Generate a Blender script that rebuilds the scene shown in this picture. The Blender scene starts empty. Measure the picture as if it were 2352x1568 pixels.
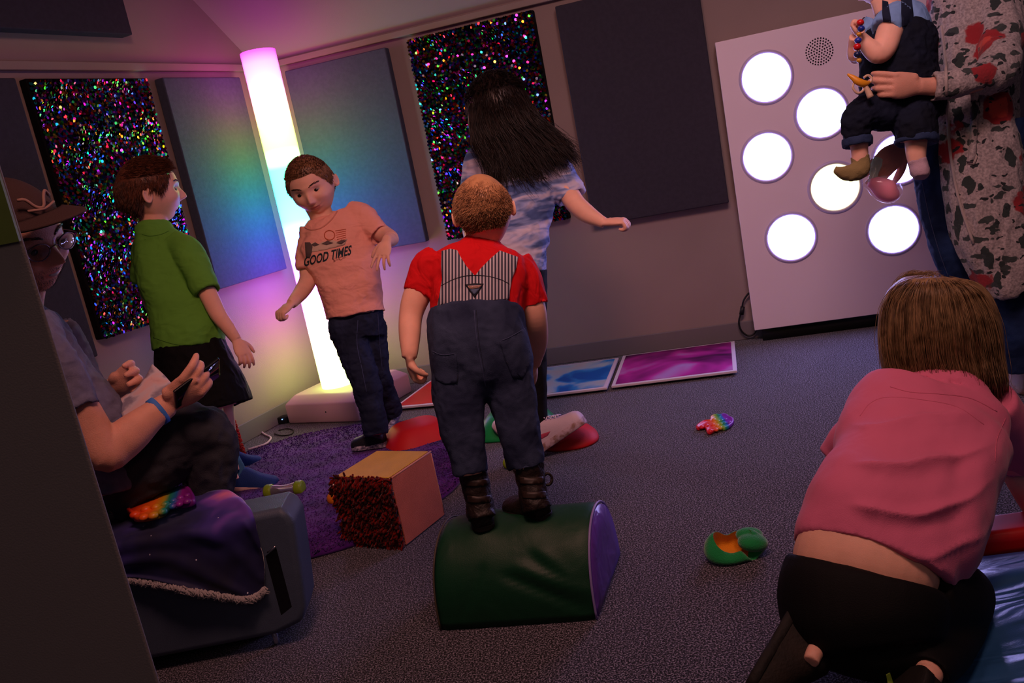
import bpy, bmesh, math, random
import numpy as np
from mathutils import Vector, Matrix, noise
from mathutils.bvhtree import BVHTree
random.seed(7); rng = np.random.default_rng(7)
# ------------------------------------------------------------------ camera model
FPX, PITCH, ROLL, A1, A2, H = 2015., .2058, -.19514, -1.3058, .46084, 1.0
F = np.array([0, math.cos(PITCH), -math.sin(PITCH)]); _R = np.array([1., 0, 0]); _U = np.cross(_R, F)
RX = math.cos(ROLL)*_R + math.sin(ROLL)*_U; UX = -math.sin(ROLL)*_R + math.cos(ROLL)*_U
CAM = np.array([0, 0, H])
def ray(x, y): return F + RX*(x-1176)/FPX - UX*(y-784)/FPX
def P(x, y, d): return CAM + ray(x, y)*d
def G(x, y, z=0.): r = ray(x, y); return CAM + r*(z-H)/r[2]
def PL(x, y, p0, n): r = ray(x, y); return CAM + r*((p0-CAM)@n)/(r@n)
def nrm(v): v = np.asarray(v, float); return v/(np.linalg.norm(v)+1e-12)
def A3(*v): return np.array(v, float)
D1 = A3(math.sin(A1), math.cos(A1), 0); N1 = A3(D1[1], -D1[0], 0)     # right-hand back wall; N1 points out of the room
D2 = A3(math.sin(A2), math.cos(A2), 0); N2 = A3(D2[1], -D2[0], 0)     # left wall; N2 points into the room
W1 = G(1440, 815); W2 = G(620, 985)
_c = np.linalg.solve(np.array([N1[:2], N2[:2]]), [W1@N1, W2@N2]); COR = A3(_c[0], _c[1], 0)
Z3 = A3(0, 0, 1)
sc = bpy.context.scene; col = sc.collection
cd = bpy.data.cameras.new('camera'); cam = bpy.data.objects.new('camera', cd); col.objects.link(cam)
cd.sensor_width = 36; cd.lens = 36*FPX/2352; cd.clip_start = .05
m = Matrix.Identity(4)
for i in range(3): m[i][0] = RX[i]; m[i][1] = UX[i]; m[i][2] = -F[i]; m[i][3] = CAM[i]
cam.matrix_world = m; sc.camera = cam
sc.view_settings.view_transform = 'Standard'; sc.view_settings.look = 'None'; sc.view_settings.exposure = 0; sc.view_settings.gamma = 1
# ------------------------------------------------------------------ materials
def hexc(h, k=1.):
    c = [int(h[i:i+2], 16)/255 for i in (0, 2, 4)]
    return tuple([(v/12.92 if v <= .04045 else ((v+.055)/1.055)**2.4)*k for v in c]) + (1,)
class NT:
    def __init__(s, name):
        s.m = bpy.data.materials.new(name); s.m.use_nodes = True; s.t = s.m.node_tree; s.n = s.t.nodes
        s.b = s.n['Principled BSDF']; s.o = s.n['Material Output']
    def add(s, typ, **kw):
        nd = s.n.new('ShaderNode'+typ)
        for k, v in kw.items():
            if k[0] == '_': setattr(nd, k[1:], v)
            else: nd.inputs[k.replace('_', ' ')].default_value = v
        return nd
    def ln(s, a, b): s.t.links.new(a, b)
    def ramp(s, fac, stops, interp='LINEAR'):
        r = s.n.new('ShaderNodeValToRGB'); r.color_ramp.interpolation = interp; e = r.color_ramp.elements
        while len(e) < len(stops): e.new(.5)
        for q, (p, c) in zip(e, stops): q.position = p; q.color = c
        s.ln(fac, r.inputs[0]); return r
_mats = {}
def mat(name, base, rough=.8, spec=.3, metal=0, bump=0, bscale=200, var=0, vscale=20, col2=None, sheen=0, sss=0, coat=0, fold=0, fscale=6, fstretch=(1, 1, 1), detail=3, trans=0, alpha=1):
    if name in _mats: return _mats[name]
    t = NT(name); b = t.b
    if isinstance(base, str): base = hexc(base)
    b.inputs['Base Color'].default_value = base; b.inputs['Roughness'].default_value = rough
    b.inputs['Specular IOR Level'].default_value = spec; b.inputs['Metallic'].default_value = metal
    if sheen: b.inputs['Sheen Weight'].default_value = sheen; b.inputs['Sheen Roughness'].default_value = .4
    if sss: b.inputs['Subsurface Weight'].default_value = sss; b.inputs['Subsurface Radius'].default_value = (.012, .005, .003); b.inputs['Subsurface Scale'].default_value = 1
    if coat: b.inputs['Coat Weight'].default_value = coat
    if trans: b.inputs['Transmission Weight'].default_value = trans
    if alpha < 1: b.inputs['Alpha'].default_value = alpha
    tc = t.add('TexCoord')
    if var or col2:
        n = t.add('TexNoise', Scale=vscale, Detail=detail); t.ln(tc.outputs['Object'], n.inputs['Vector'])
        c2 = hexc(col2) if isinstance(col2, str) else (col2 or tuple([v*(1-var) for v in base[:3]])+(1,))
        r = t.ramp(n.outputs[0], [(.38, base), (.62, c2)]); t.ln(r.outputs[0], b.inputs['Base Color'])
    last = None
    if fold:
        mp = t.add('Mapping'); mp.inputs['Scale'].default_value = fstretch; t.ln(tc.outputs['Object'], mp.inputs[0])
        n = t.add('TexNoise', Scale=fscale, Detail=2, Distortion=.8); t.ln(mp.outputs[0], n.inputs['Vector'])
        bp = t.add('Bump', Strength=fold, Distance=.02); t.ln(n.outputs[0], bp.inputs['Height']); last = bp
    if bump:
        n = t.add('TexNoise', Scale=bscale, Detail=2); t.ln(tc.outputs['Object'], n.inputs['Vector'])
        bp = t.add('Bump', Strength=bump, Distance=.004); t.ln(n.outputs[0], bp.inputs['Height'])
        if last: t.ln(last.outputs[0], bp.inputs['Normal'])
        last = bp
    if last: t.ln(last.outputs[0], b.inputs['Normal'])
    _mats[name] = t.m; return t.m
# ------------------------------------------------------------------ mesh building
class MB:
    def __init__(s): s.v = []; s.f = []; s.mi = []; s.uv = None
    def add(s, vs, fs, mi=0):
        k = len(s.v); s.v.extend([tuple(map(float, q)) for q in vs]); s.f.extend([tuple(k+i for i in q) for q in fs]); s.mi.extend([mi]*len(fs)); return s
    def mesh(s, name):
        me = bpy.data.meshes.new(name); me.from_pydata(s.v, [], s.f); me.validate(); me.update(); return me
    def box(s, o, a, b, c, mi=0):   # corner o, edge vectors a b c
        o, a, b, c = map(np.asarray, (o, a, b, c))
        v = [o, o+a, o+a+b, o+b, o+c, o+a+c, o+a+b+c, o+b+c]
        f = [(0, 3, 2, 1), (4, 5, 6, 7), (0, 1, 5, 4), (1, 2, 6, 5), (2, 3, 7, 6), (3, 0, 4, 7)]
        if np.dot(np.cross(a, b), c) < 0: f = [q[::-1] for q in f]
        return s.add(v, f, mi)
    def build(s, name, mats, parent=None, smooth=True, bevel=0, seg=2, sub=0):
        me = s.mesh(name); return link(name, me, mats, parent, smooth, bevel, seg, sub, s.mi)
def link(name, me, mats, parent=None, smooth=True, bevel=0, seg=2, sub=0, mi=None):
    if not isinstance(mats, (list, tuple)): mats = [mats]
    for q in mats: me.materials.append(q)
    if mi and len(mi) == len(me.polygons): me.polygons.foreach_set('material_index', mi)
    me.polygons.foreach_set('use_smooth', [bool(smooth)]*len(me.polygons))
    o = bpy.data.objects.new(name, me); col.objects.link(o)
    if parent: o.parent = parent; o.matrix_parent_inverse = parent.matrix_world.inverted() if False else Matrix.Translation(-Vector(parent.location))
    if bevel:
        q = o.modifiers.new('bevel', 'BEVEL'); q.width = bevel; q.segments = seg; q.limit_method = 'ANGLE'; q.angle_limit = math.radians(35)
        if smooth:
            me.shade_smooth() if hasattr(me, 'shade_smooth') else None
            w = o.modifiers.new('wn', 'WEIGHTED_NORMAL')
    if sub: q = o.modifiers.new('sub', 'SUBSURF'); q.levels = sub; q.render_levels = sub
    return o
def tag(o, label=None, cat=None, group=None, kind=None):
    if label: o['label'] = label
    if cat: o['category'] = cat
    if group: o['group'] = group
    if kind: o['kind'] = kind
    return o
def thing(name, loc, label, cat, group=None):
    o = bpy.data.objects.new(name, None); col.objects.link(o); o.location = Vector(loc); o.empty_display_size = .05
    return tag(o, label, cat, group)
def struct(o): o['kind'] = 'structure'; return o
def catmull(pts, k):
    pts = [np.asarray(p, float) for p in pts]
    if len(pts) < 3 or k < 2:
        if k < 2: return pts
        return [pts[0]+(pts[-1]-pts[0])*i/k for i in range(k+1)] if len(pts) == 2 else pts
    out = []
    for i in range(len(pts)-1):
        p0 = pts[i-1] if i else 2*pts[0]-pts[1]; p1, p2 = pts[i], pts[i+1]; p3 = pts[i+2] if i+2 < len(pts) else 2*pts[-1]-pts[-2]
        for j in range(k):
            t = j/k; out.append(.5*((2*p1)+(-p0+p2)*t+(2*p0-5*p1+4*p2-p3)*t*t+(-p0+3*p1-3*p2+p3)*t**3))
    out.append(pts[-1]); return out
def rings(mb, R, mi=0, cap=(1, 1), closed=True):
    n = len(R[0]); vs = [p for r in R for p in r]; fs = []
    for i in range(len(R)-1):
        for j in range(n if closed else n-1):
            k = (j+1) % n; fs.append((i*n+j, i*n+k, (i+1)*n+k, (i+1)*n+j))
    if cap[0] and closed: fs.append(tuple(range(n))[::-1])
    if cap[1] and closed: fs.append(tuple(range((len(R)-1)*n, len(R)*n)))
    mb.add(vs, fs, mi); return mb
def tube(mb, pts, rad, n=8, k=4, mi=0, cap=(1, 1)):
    """world-space tube with parallel-transported frame"""
    pts = [np.asarray(p, float) for p in pts]
    if not hasattr(rad, '__len__'): rad = [rad]*len(pts)
    q = catmull([np.append(p, r) for p, r in zip(pts, rad)], k)
    c = [v[:3] for v in q]; rr = [max(v[3], 1e-4) for v in q]; R = []
    t = nrm(c[1]-c[0]); u = nrm(np.cross(t, A3(.3, .5, .8))) if abs(t@nrm(A3(.3, .5, .8))) < .95 else nrm(np.cross(t, A3(1, 0, 0)))
    for i in range(len(c)):
        t = nrm(c[min(i+1, len(c)-1)]-c[max(i-1, 0)]); u = nrm(u-t*(u@t)); w = np.cross(t, u)
        R.append([c[i]+rr[i]*(math.cos(a)*u+math.sin(a)*w) for a in np.arange(n)*2*math.pi/n])
    return rings(mb, R, mi, cap)
def vloft(mb, secs, n=28, k=5, hollow=(0, 0), mi=0, pw=2.2, side=None):
    """loft through image-measured sections (x, y, depth, half width px, half depth as a share of the half width);
    the width axis lies across the limb, square to the view; real metres throughout"""
    S = []
    for s in secs:
        x, y, d, w, q = s[:5]; c = P(x, y, d); S.append(np.array([*c, w*d/FPX, w*d/FPX*q]))
    return wloft(mb, S, n, k, hollow, mi, pw, side)
def wloft(mb, S, n=28, k=5, hollow=(0, 0), mi=0, pw=2.2, side=None):
    Q = catmull(S, k); R = []
    for i, q in enumerate(Q):
        c = q[:3]; t = nrm(Q[min(i+1, len(Q)-1)][:3]-Q[max(i-1, 0)][:3]); v = nrm(c-CAM) if side is None else side
        a = np.cross(t, v)
        if np.linalg.norm(a) < .15: a = R_a if i else RX
        a = nrm(a)
        if i and a@R_a < 0: a = -a
        R_a = a; b = nrm(np.cross(a, t)); rw, rd = max(q[3], 1e-4), max(q[4], 1e-4); ring = []
        for j in range(n):
            th = 2*math.pi*j/n; cs, sn = math.cos(th), math.sin(th); e = 2/pw
            ring.append(c+a*rw*math.copysign(abs(cs)**e, cs)+b*rd*math.copysign(abs(sn)**e, sn))
        R.append(np.array(ring))
    if hollow[1]:
        c = R[-1].mean(0); t = nrm(Q[-1][:3]-Q[-2][:3]); R += [c+(R[-1]-c)*.86, c+(R[-1]-c)*.8-t*hollow[1]]
    if hollow[0]:
        c = R[0].mean(0); t = nrm(Q[1][:3]-Q[0][:3]); R = [c+(R[0]-c)*.8+t*hollow[0], c+(R[0]-c)*.86] + R
    return rings(mb, R, mi)
def ellip(mb, c, ax, n=20, mi=0):
    """ellipsoid with centre c and three semi-axis vectors"""
    c = np.asarray(c); ax = np.asarray(ax); R = []
    for i in range(n+1):
        ph = math.pi*(i+.0)/n; ph = min(max(ph, .02), math.pi-.02)
        R.append([c+ax[2]*math.cos(ph)+math.sin(ph)*(ax[0]*math.cos(t)+ax[1]*math.sin(t)) for t in np.arange(2*n)*math.pi/n])
    return rings(mb, R, mi)
def remesh(mb, voxel, smooth=6, name='tmp', fac=.5):
    me = mb.mesh(name); bm = bmesh.new(); bm.from_mesh(me); bmesh.ops.recalc_face_normals(bm, faces=bm.faces); bm.to_mesh(me); bm.free()
    o = bpy.data.objects.new('tmp', me); col.objects.link(o)
    q = o.modifiers.new('r', 'REMESH'); q.mode = 'VOXEL'; q.voxel_size = voxel
    if smooth: s = o.modifiers.new('s', 'SMOOTH'); s.iterations = smooth; s.factor = fac
    dg = bpy.context.evaluated_depsgraph_get(); r = bpy.data.meshes.new_from_object(o.evaluated_get(dg)); r.name = name
    bpy.data.objects.remove(o); bpy.data.meshes.remove(me); return r
def co_of(me):
    a = np.empty(len(me.vertices)*3); me.vertices.foreach_get('co', a); return a.reshape(-1, 3)
def no_of(me):
    a = np.empty(len(me.vertices)*3); me.vertices.foreach_get('normal', a); return a.reshape(-1, 3)
def set_co(me, c): me.vertices.foreach_set('co', c.ravel()); me.update()
def fbm(q, oct=2, seed=0):
    out = np.empty(len(q))
    for i, p in enumerate(q): out[i] = noise.fractal(Vector((p[0]+seed*7.3, p[1]+seed*3.1, p[2])), .6, 2., oct)
    return out
def folds(me, amp=.006, scale=12, stretch=(1, 1, 1), seed=0, axes=None, ridge=False):
    """cloth folds: displace along the normals by stretched noise"""
    c = co_of(me); n = no_of(me); q = c @ (np.array(axes).T if axes is not None else np.eye(3))
    f = fbm(q*np.array(stretch)*scale, 2, seed)
    if ridge: f = .5-np.abs(f)*1.6
    set_co(me, c+n*(f*amp)[:, None])
def px_of(c):
    d = c-CAM; z = d@F; return np.stack([1176+FPX*(d@RX)/z, 784-FPX*(d@UX)/z, z], 1)
def bvh_of(o):
    bm = bmesh.new(); bm.from_mesh(o.data); t = BVHTree.FromBMesh(bm); bm.free(); return t
def in_poly(x, y, poly):
    ins = False; j = len(poly)-1
    for i in range(len(poly)):
        xi, yi = poly[i]; xj, yj = poly[j]
        if (yi > y) != (yj > y) and x < (xj-xi)*(y-yi)/(yj-yi)+xi: ins = not ins
        j = i
    return ins
def patch(name, poly, tree, off, mats, parent, step=6, thick=.002, holes=None, ref=None, uvs=100., smooth=True, mb_only=False):
    """a sewn-on or printed piece: its outline laid onto the cloth surface below it, with its own thickness"""
    from mathutils.geometry import delaunay_2d_cdt
    pts = []; edges = []; n = len(poly)
    for i in range(n):
        a, b = np.array(poly[i]), np.array(poly[(i+1) % n]); k = max(1, int(np.linalg.norm(b-a)/step))
        for j in range(k): pts.append(tuple(a+(b-a)*j/k))
    nb = len(pts); edges = [(i, (i+1) % nb) for i in range(nb)]
    xs = [p[0] for p in poly]; ys = [p[1] for p in poly]; y = min(ys)+step*.5
    while y < max(ys):
        x = min(xs)+step*.5
        while x < max(xs):
            if in_poly(x, y, poly) and min((x-p[0])**2+(y-p[1])**2 for p in pts[:nb]) > (step*.45)**2: pts.append((x, y))
            x += step
        y += step
    vs, _, fs, _, _, _ = delaunay_2d_cdt([Vector(p) for p in pts], edges, [], 1, 1e-4)
    top = []; last = None; ok = []
    for v in vs:
        r = nrm(ray(v.x, v.y)); hit = tree.ray_cast(Vector(CAM), Vector(r), 12)
        if hit[0] is None: top.append(None); continue
        top.append(np.array(hit[0])-r*off)
    good = [t for t in top if t is not None]
    if not good: return None
    # edge points that miss the surface keep the depth of their nearest neighbour on it
    for i, v in enumerate(vs):
        if top[i] is None:
            j = min((k for k in range(len(vs)) if top[k] is not None and not isinstance(top[k], tuple)), key=lambda k: (vs[k]-v).length_squared)
            d = (top[j]-CAM)@F; ok.append((i, P(v.x, v.y, d)))
    for i, p in ok: top[i] = p
    mb = MB(); nv = len(top); nn = np.array([nrm(ray(v.x, v.y)) for v in vs])
    mb.add(top+[top[i]+nn[i]*thick for i in range(nv)], [f[::-1] for f in fs]+[tuple(q+nv for q in f) for f in fs]+[(i, (i+1) % nb, (i+1) % nb+nv, i+nv) for i in range(nb)])
    if mb_only: return mb
    me = mb.mesh(name)
    uv = me.uv_layers.new(name='UVMap')
    for l in me.loops:
        v = vs[l.vertex_index % nv]; uv.data[l.index].uv = (v.x/uvs, v.y/uvs)
    bm = bmesh.new(); bm.from_mesh(me); bmesh.ops.recalc_face_normals(bm, faces=bm.faces); bm.to_mesh(me); bm.free()
    return link(name, me, mats, parent, smooth)
def strip(name, pts, tree, wpx, off, m, parent, smooth=True, tall=.0025):
    """a seam, hem or cable line following the surface below it"""
    c = []
    q = catmull([np.array(p, float) for p in pts], 6)
    for x, y in q:
        r = nrm(ray(x, y)); h = tree.ray_cast(Vector(CAM), Vector(r), 12)
        if h[0] is not None: c.append(np.array(h[0])-r*off)
    if len(c) < 2: return None
    d = (c[0]-CAM)@F; mb = MB(); tube(mb, c, wpx*d/FPX, 6, 1); return mb.build(name, m, parent, smooth)
def text_mesh(s, size=1., ext=.0, bold=0):
    cu = bpy.data.curves.new('t', 'FONT'); cu.body = s; cu.size = size; cu.extrude = ext; cu.offset = bold; cu.resolution_u = 3
    o = bpy.data.objects.new('t', cu); col.objects.link(o); dg = bpy.context.evaluated_depsgraph_get()
    me = bpy.data.meshes.new_from_object(o.evaluated_get(dg)); bpy.data.objects.remove(o); return me
def print_text(name, s, p0, p1, hpx, tree, m, parent, off=.0012, slant=None, bold=.0):
    """lettering printed on cloth: starts at p0, baseline runs to p1 (image positions), letter height hpx"""
    me = text_mesh(s, 1., 0, bold); bm = bmesh.new(); bm.from_mesh(me)
    bmesh.ops.triangulate(bm, faces=bm.faces); bmesh.ops.subdivide_edges(bm, edges=[e for e in bm.edges if e.calc_length() > .12], cuts=2, use_grid_fill=True); bm.to_mesh(me); bm.free()
    c = co_of(me); w = c[:, 0].max()-c[:, 0].min(); h = .72; p0 = np.array(p0, float); p1 = np.array(p1, float); u = (p1-p0)/w; vdir = np.array([u[1], -u[0]]); vdir = vdir/np.linalg.norm(vdir)*hpx/h
    if slant is not None: vdir = np.array(slant, float)*hpx/h
    out = []
    for q in c:
        x, y = p0+u*(q[0]-c[:, 0].min())+vdir*q[1]; r = nrm(ray(x, y)); hit = tree.ray_cast(Vector(CAM), Vector(r), 12)
        out.append(np.array(hit[0])-r*off if hit[0] is not None else P(x, y, 0) * 0 + (out[-1] if out else P(x, y, 2)))
    set_co(me, np.array(out)); return link(name, me, m, parent, False)
# ================================================================== THE ROOM
M_wall = mat('wall_paint', hexc('948480'), .85, .2, bump=.15, bscale=350, var=.06, vscale=3)
M_ceil = mat('ceiling_paint', hexc('a79a98'), .9, .2, bump=.15, bscale=300)
M_base = mat('baseboard_vinyl', hexc('6f686c'), .6, .3)
def carpet():
    t = NT('carpet'); b = t.b; b.inputs['Roughness'].default_value = 1; b.inputs['Specular IOR Level'].default_value = .1
    b.inputs['Sheen Weight'].default_value = .15
    tc = t.add('TexCoord'); n = t.add('TexNoise', Scale=260, Detail=3, Roughness=.7); t.ln(tc.outputs['Object'], n.inputs['Vector'])
    r = t.ramp(n.outputs[0], [(.42, hexc('050406')), (.5, hexc('1c191f')), (.60, hexc('9c96a6'))])
    n2 = t.add('TexNoise', Scale=9, Detail=2); t.ln(tc.outputs['Object'], n2.inputs['Vector'])
    mx = t.add('MixRGB', _blend_type='MULTIPLY'); mx.inputs[0].default_value = .2; t.ln(r.outputs[0], mx.inputs[1]); t.ln(n2.outputs[0], mx.inputs[2])
    t.ln(mx.outputs[0], b.inputs['Base Color'])
    bp = t.add('Bump', Strength=.7, Distance=.004); t.ln(n.outputs[0], bp.inputs['Height']); t.ln(bp.outputs[0], b.inputs['Normal']); return t.m
M_carpet = carpet()
IN1, IN2 = -N1, N2                       # into the room
RGT = -D1; OUT = -D2                     # along the right wall to the right; along the left wall towards the camera
def onw(o, u, v, z): return o+u+v+Z3*z
zs = 1.64; L1 = 3.6; L2 = 4.6
fl = MB(); fl.box(COR-RGT*3-OUT*2-Z3*.1+A3(0,0,0), RGT*9, A3(0, -7, 0)+D1*0, Z3*.1); struct(fl.build('floor', M_carpet, smooth=False))
w = MB(); w.box(COR-N2*.12-OUT*(-L2)*1+OUT*0, -OUT*(L2+.0), N2*.12, Z3*2.7); struct(w.build('wall_left', M_wall, smooth=False))
w = MB(); w.box(COR+N1*.12-RGT*.12, RGT*(L1+.12), -N1*.12, Z3*zs); struct(w.build('wall_back', M_wall, smooth=False))
k = .92; run = .95
c = MB(); c.box(COR-RGT*.1+Z3*zs, RGT*(L1+.1), IN1*run+Z3*run*k, N1*.06+Z3*.07); struct(c.build('ceiling', M_ceil, smooth=False))
c = MB(); c.box(COR-RGT*.1+Z3*(zs+run*k)+IN1*run, RGT*(L1+.1), IN1*3.6, Z3*.08); o = c.build('ceiling_flat', M_ceil, smooth=False); o.name = 'ceiling.001'; struct(o)
def rail(name, o, along, inw, L, z0, z1, t):
    q = MB(); q.box(o+Z3*z0, along*L, inw*t, Z3*(z1-z0)); return struct(q.build(name, M_base if 'base' in name else M_wall, smooth=True, bevel=.004))
rail('baseboard_left', COR, OUT, IN2, L2, 0, .085, .008); rail('baseboard_back', COR, RGT, IN1, L1, 0, .085, .008)
rail('trim_1', COR, OUT, IN2, L2, 1.605, 1.637, .022); rail('trim_2', COR, RGT, IN1, L1, 1.603, 1.632, .03)
# ------------------------------------------------------------------ near partition (left foreground)
NW = A3(-.532, 1.04, 0)
q = MB(); pf = [NW, NW+A3(-.035, .06, 0), NW+A3(-1.3, .06, 0), NW+A3(-1.3, 0, 0)]; q.add(pf+[p+Z3*2.6 for p in pf], [(0, 1, 2, 3), (7, 6, 5, 4), (0, 4, 5, 1), (1, 5, 6, 2), (2, 6, 7, 3), (3, 7, 4, 0)]); struct(q.build('wall_front', mat('partition_paint', hexc('8f8683'), .85, .2, bump=.15, bscale=400), bevel=.006))
q = MB(); q.box(A3(-.534, 1.034, 1.012), A3(-.5, 0, 0), A3(0, .005, 0), Z3*.42)
po = q.build('wall_poster', mat('poster_green', hexc('7d9040'), .5, .4, var=.12, vscale=30), smooth=False)
tag(po, 'olive green poster at the end of the near grey wall, upper left', 'poster')
q = MB()
for a in range(0, 4):
    q.box(A3(-.5525-.008*a, 1.032, 1.068+.012*a), A3(-.006, 0, -.001), A3(0, .0015, 0), A3(-.004, 0, .012))
q.build('emblem', mat('print_white', hexc('b9b7a5'), .6), po, smooth=False)
# ------------------------------------------------------------------ acoustic panels
def fabric_panel(name, o, along, inw, u0, u1, z0, z1, t, m, label, grp=None):
    q = MB(); q.box(o+along*u0+Z3*z0+inw*.004, along*(u1-u0), inw*t, Z3*(z1-z0)); ob = q.build(name, m, bevel=.006, seg=3); tag(ob, label, 'wall panel', grp); return ob
M_panel = mat('panel_fabric', hexc('50566a'), .95, .1, bump=.5, bscale=900, var=.12, vscale=60)
M_panel2 = mat('panel_fabric_dark', hexc('3d3a45'), .95, .1, bump=.5, bscale=900, var=.12, vscale=60)
def ux(x, y, w=1, off=.05):
    p0, n, al = (W1-N1*off, N1, RGT) if w == 1 else (W2+N2*off, N2, OUT)
    q = PL(x, y, p0, n); return (q-COR)@al, q[2]
T = .05
PT, PB = 1.572, .684
fabric_panel('acoustic_panel', COR, RGT, IN1, ux(650, 150)[0], ux(884, 103)[0], PB, PT, T, M_panel, 'grey fabric wall panel right of the glowing tube, washed green and blue')
fabric_panel('acoustic_panel', COR, OUT, IN2, ux(550, 178, 2)[0], ux(372, 180, 2)[0], PB, PT, T, M_panel, 'grey fabric wall panel left of the glowing tube, washed in rainbow light')
fabric_panel('acoustic_panel', COR, RGT, IN1, ux(1277, 30)[0], ux(1640, 220)[0], ux(1675, 465)[1], PT, T, M_panel2, 'dark fabric wall panel between the sequins and the white light board')
fabric_panel('acoustic_panel', COR, RGT, IN1, ux(1642, 98, off=.1)[0]+1.05, ux(1642, 98, off=.1)[0]+1.45, ux(2340, 297)[1], PT, T, M_panel2, 'dark fabric wall panel behind the woman at the right edge')
fabric_panel('acoustic_panel', COR, OUT, IN2, ux(38, 192, 2)[0], ux(38, 192, 2)[0]+.62, PB-.1, PT, T, M_panel2, 'dark fabric wall panel behind the man in the cap')
fabric_panel('acoustic_panel', COR, OUT, IN2, ux(300, 82, 2)[0], ux(300, 82, 2)[0]+1.2, ux(300, 82, 2)[1], 2.12, .06, M_panel2, 'dark fabric panel high on the wall in the upper left corner')
# ------------------------------------------------------------------ sequin panels
def sequin_mat():
    t = NT('sequins'); b = t.b; b.inputs['Metallic'].default_value = 1; b.inputs['Roughness'].default_value = .12
    g = t.add('NewGeometry'); r = t.ramp(g.outputs['Random Per Island'], [(0, (.05, .05, .07, 1)), (.26, (1, .02, .04, 1)), (.36, (1, .03, .25, 1)), (.41, (1, .35, .03, 1)), (.47, (1, .8, .1, 1)), (.53, (.08, 1, .1, 1)), (.62, (.03, .9, .8, 1)), (.7, (.05, .2, 1, 1)), (.82, (.35, .05, 1, 1)), (.9, (1, .05, .7, 1)), (1, (.9, .9, 1, 1))], 'CONSTANT')
    dk = t.add('MixRGB', _blend_type='MULTIPLY'); dk.inputs[0].default_value = 1; dk.inputs[2].default_value = (.38, .38, .38, 1); t.ln(r.outputs[0], dk.inputs[1]); t.ln(dk.outputs[0], b.inputs['Base Color']); return t.m
M_seq = sequin_mat(); M_black = mat('black_cloth', hexc('121114'), .95, .1)
def sequin_panel(o, along, inw, u0, u1, z0, z1, label):
    root = thing('sequin_panel', o+along*(u0+u1)/2+Z3*z0, label, 'wall panel')
    q = MB(); q.box(o+along*u0+Z3*z0+inw*.004, along*(u1-u0), inw*.035, Z3*(z1-z0)); q.build('backing', M_black, root, bevel=.004)
    s = .0105; r = .0064; V = []; Fc = []; r6 = [(math.cos(a), math.sin(a)) for a in np.arange(6)*math.pi/3]
    nz = int((z1-z0)/(s*.8)); nu = int((u1-u0)/s)
    for i in range(nz):
        for j in range(nu+1):
            u = u0+(j+(i % 2)*.5)*s*.985+.002+rng.normal(0, .0008); z = z0+.004+i*s*.8+rng.normal(0, .0008)
            if u > u1: continue
            wv = .25*math.sin(u*23+3*math.sin(z*9))+.3*math.sin(z*31+u*7)
            n = nrm(inw+along*(rng.normal(0, .26)+wv*.5)+Z3*(rng.normal(-.1, .26)+wv*.45)); a = nrm(np.cross(Z3, n)); b = np.cross(n, a)
            c = o+along*u+Z3*z+inw*(.043+rng.uniform(0, .003)); k = len(V)
            V += [c+r*(x*a+y*b) for x, y in r6]; Fc.append(tuple(range(k, k+6)))
    q = MB(); q.add(V, Fc); ob = q.build('sequins', M_seq, root, False); ob['kind'] = 'stuff'
sequin_panel(COR, RGT, IN1, ux(932, 88)[0], ux(1222, 18)[0], PB-.01, PT+.01, 'rainbow sequin wall panel behind the long-haired girl')
sequin_panel(COR, OUT, IN2, ux(340, 181, 2)[0], ux(64, 185, 2)[0], PB-.05, PT+.0, 'rainbow sequin wall panel behind the boy in green')
# ------------------------------------------------------------------ light board with round buttons
def emit_mat(name, c, s, edge=None):
    t = NT(name); e = t.add('Emission', Strength=s); e.inputs[0].default_value = c
    t.ln(e.outputs[0], t.o.inputs['Surface']); return t.m
M_board = mat('board_white', hexc('e6d6e2'), .45, .4)
LB = thing('light_board', COR+RGT*((ux(1745, 757, off=.1)[0])+.5)+IN1*.05+Z3*.06, 'white light board on the wall with round glowing buttons', 'light board')
u0 = ux(1642, 98, off=.1)[0]; u1 = u0+1.02; zt = 1.283; zb = .058; O = COR+IN1*.1
q = MB(); q.box(COR+RGT*u0+Z3*zb+IN1*.012, RGT*(u1-u0), IN1*.086, Z3*(zt-zb)); q.build('housing', M_board, LB, bevel=.003)
q = MB(); q.box(COR+RGT*(u0+.03)+Z3*0+IN1*.01, RGT*(u1-u0-.06), IN1*.06, Z3*(zb+.01)); q.build('gap_shade', mat('gap_shade_black', hexc('0d0c0e'), .7), LB)  # black block stands in for the shade in the gap under the board
du = (W1-COR)@RGT
M_on = emit_mat('button_glow', (.42, .38, 1, 1), 27); M_on2 = emit_mat('button_glow_yellow', (.95, .88, .38, 1), 5)
M_ring = mat('button_ring', hexc('b9a9c9'), .35, .5)
for (x, y) in ((1760, 178), (1887, 260), (1762, 360), (1918, 430), (2065, 365), (1817, 545), (2052, 527), (2135, 215)):
    u, z = ux(x, y, off=.1); c = O+RGT*u+Z3*z; mm = M_on2 if x == 1918 else M_on
    def disc(q, r0, r1, h0, h1, n=56):
        R = []
        for r, h in ((r0, h0), (r1, h1)): R.append([c+IN1*h+r*(math.cos(a)*RGT+math.sin(a)*Z3) for a in np.arange(n)*2*math.pi/n])
        return R
    q = MB(); R = disc(q, .110, .108, -.004, .003)+disc(q, .0955, .094, .003, -.003); rings(q, R, cap=(0, 0)); ring = q.build('button_ring', M_ring, LB)
    q = MB(); R = disc(q, .0935, .092, -.003, .004); R.append([p+IN1*.004*.5 for p in [c+IN1*.004+.06*(math.cos(a)*RGT+math.sin(a)*Z3) for a in np.arange(56)*2*math.pi/56]]); rings(q, R, cap=(0, 1)); q.build('button_lens', mm, ring)
u, z = ux(1882, 118, off=.1); c = O+RGT*u+Z3*z; q = MB()
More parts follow.
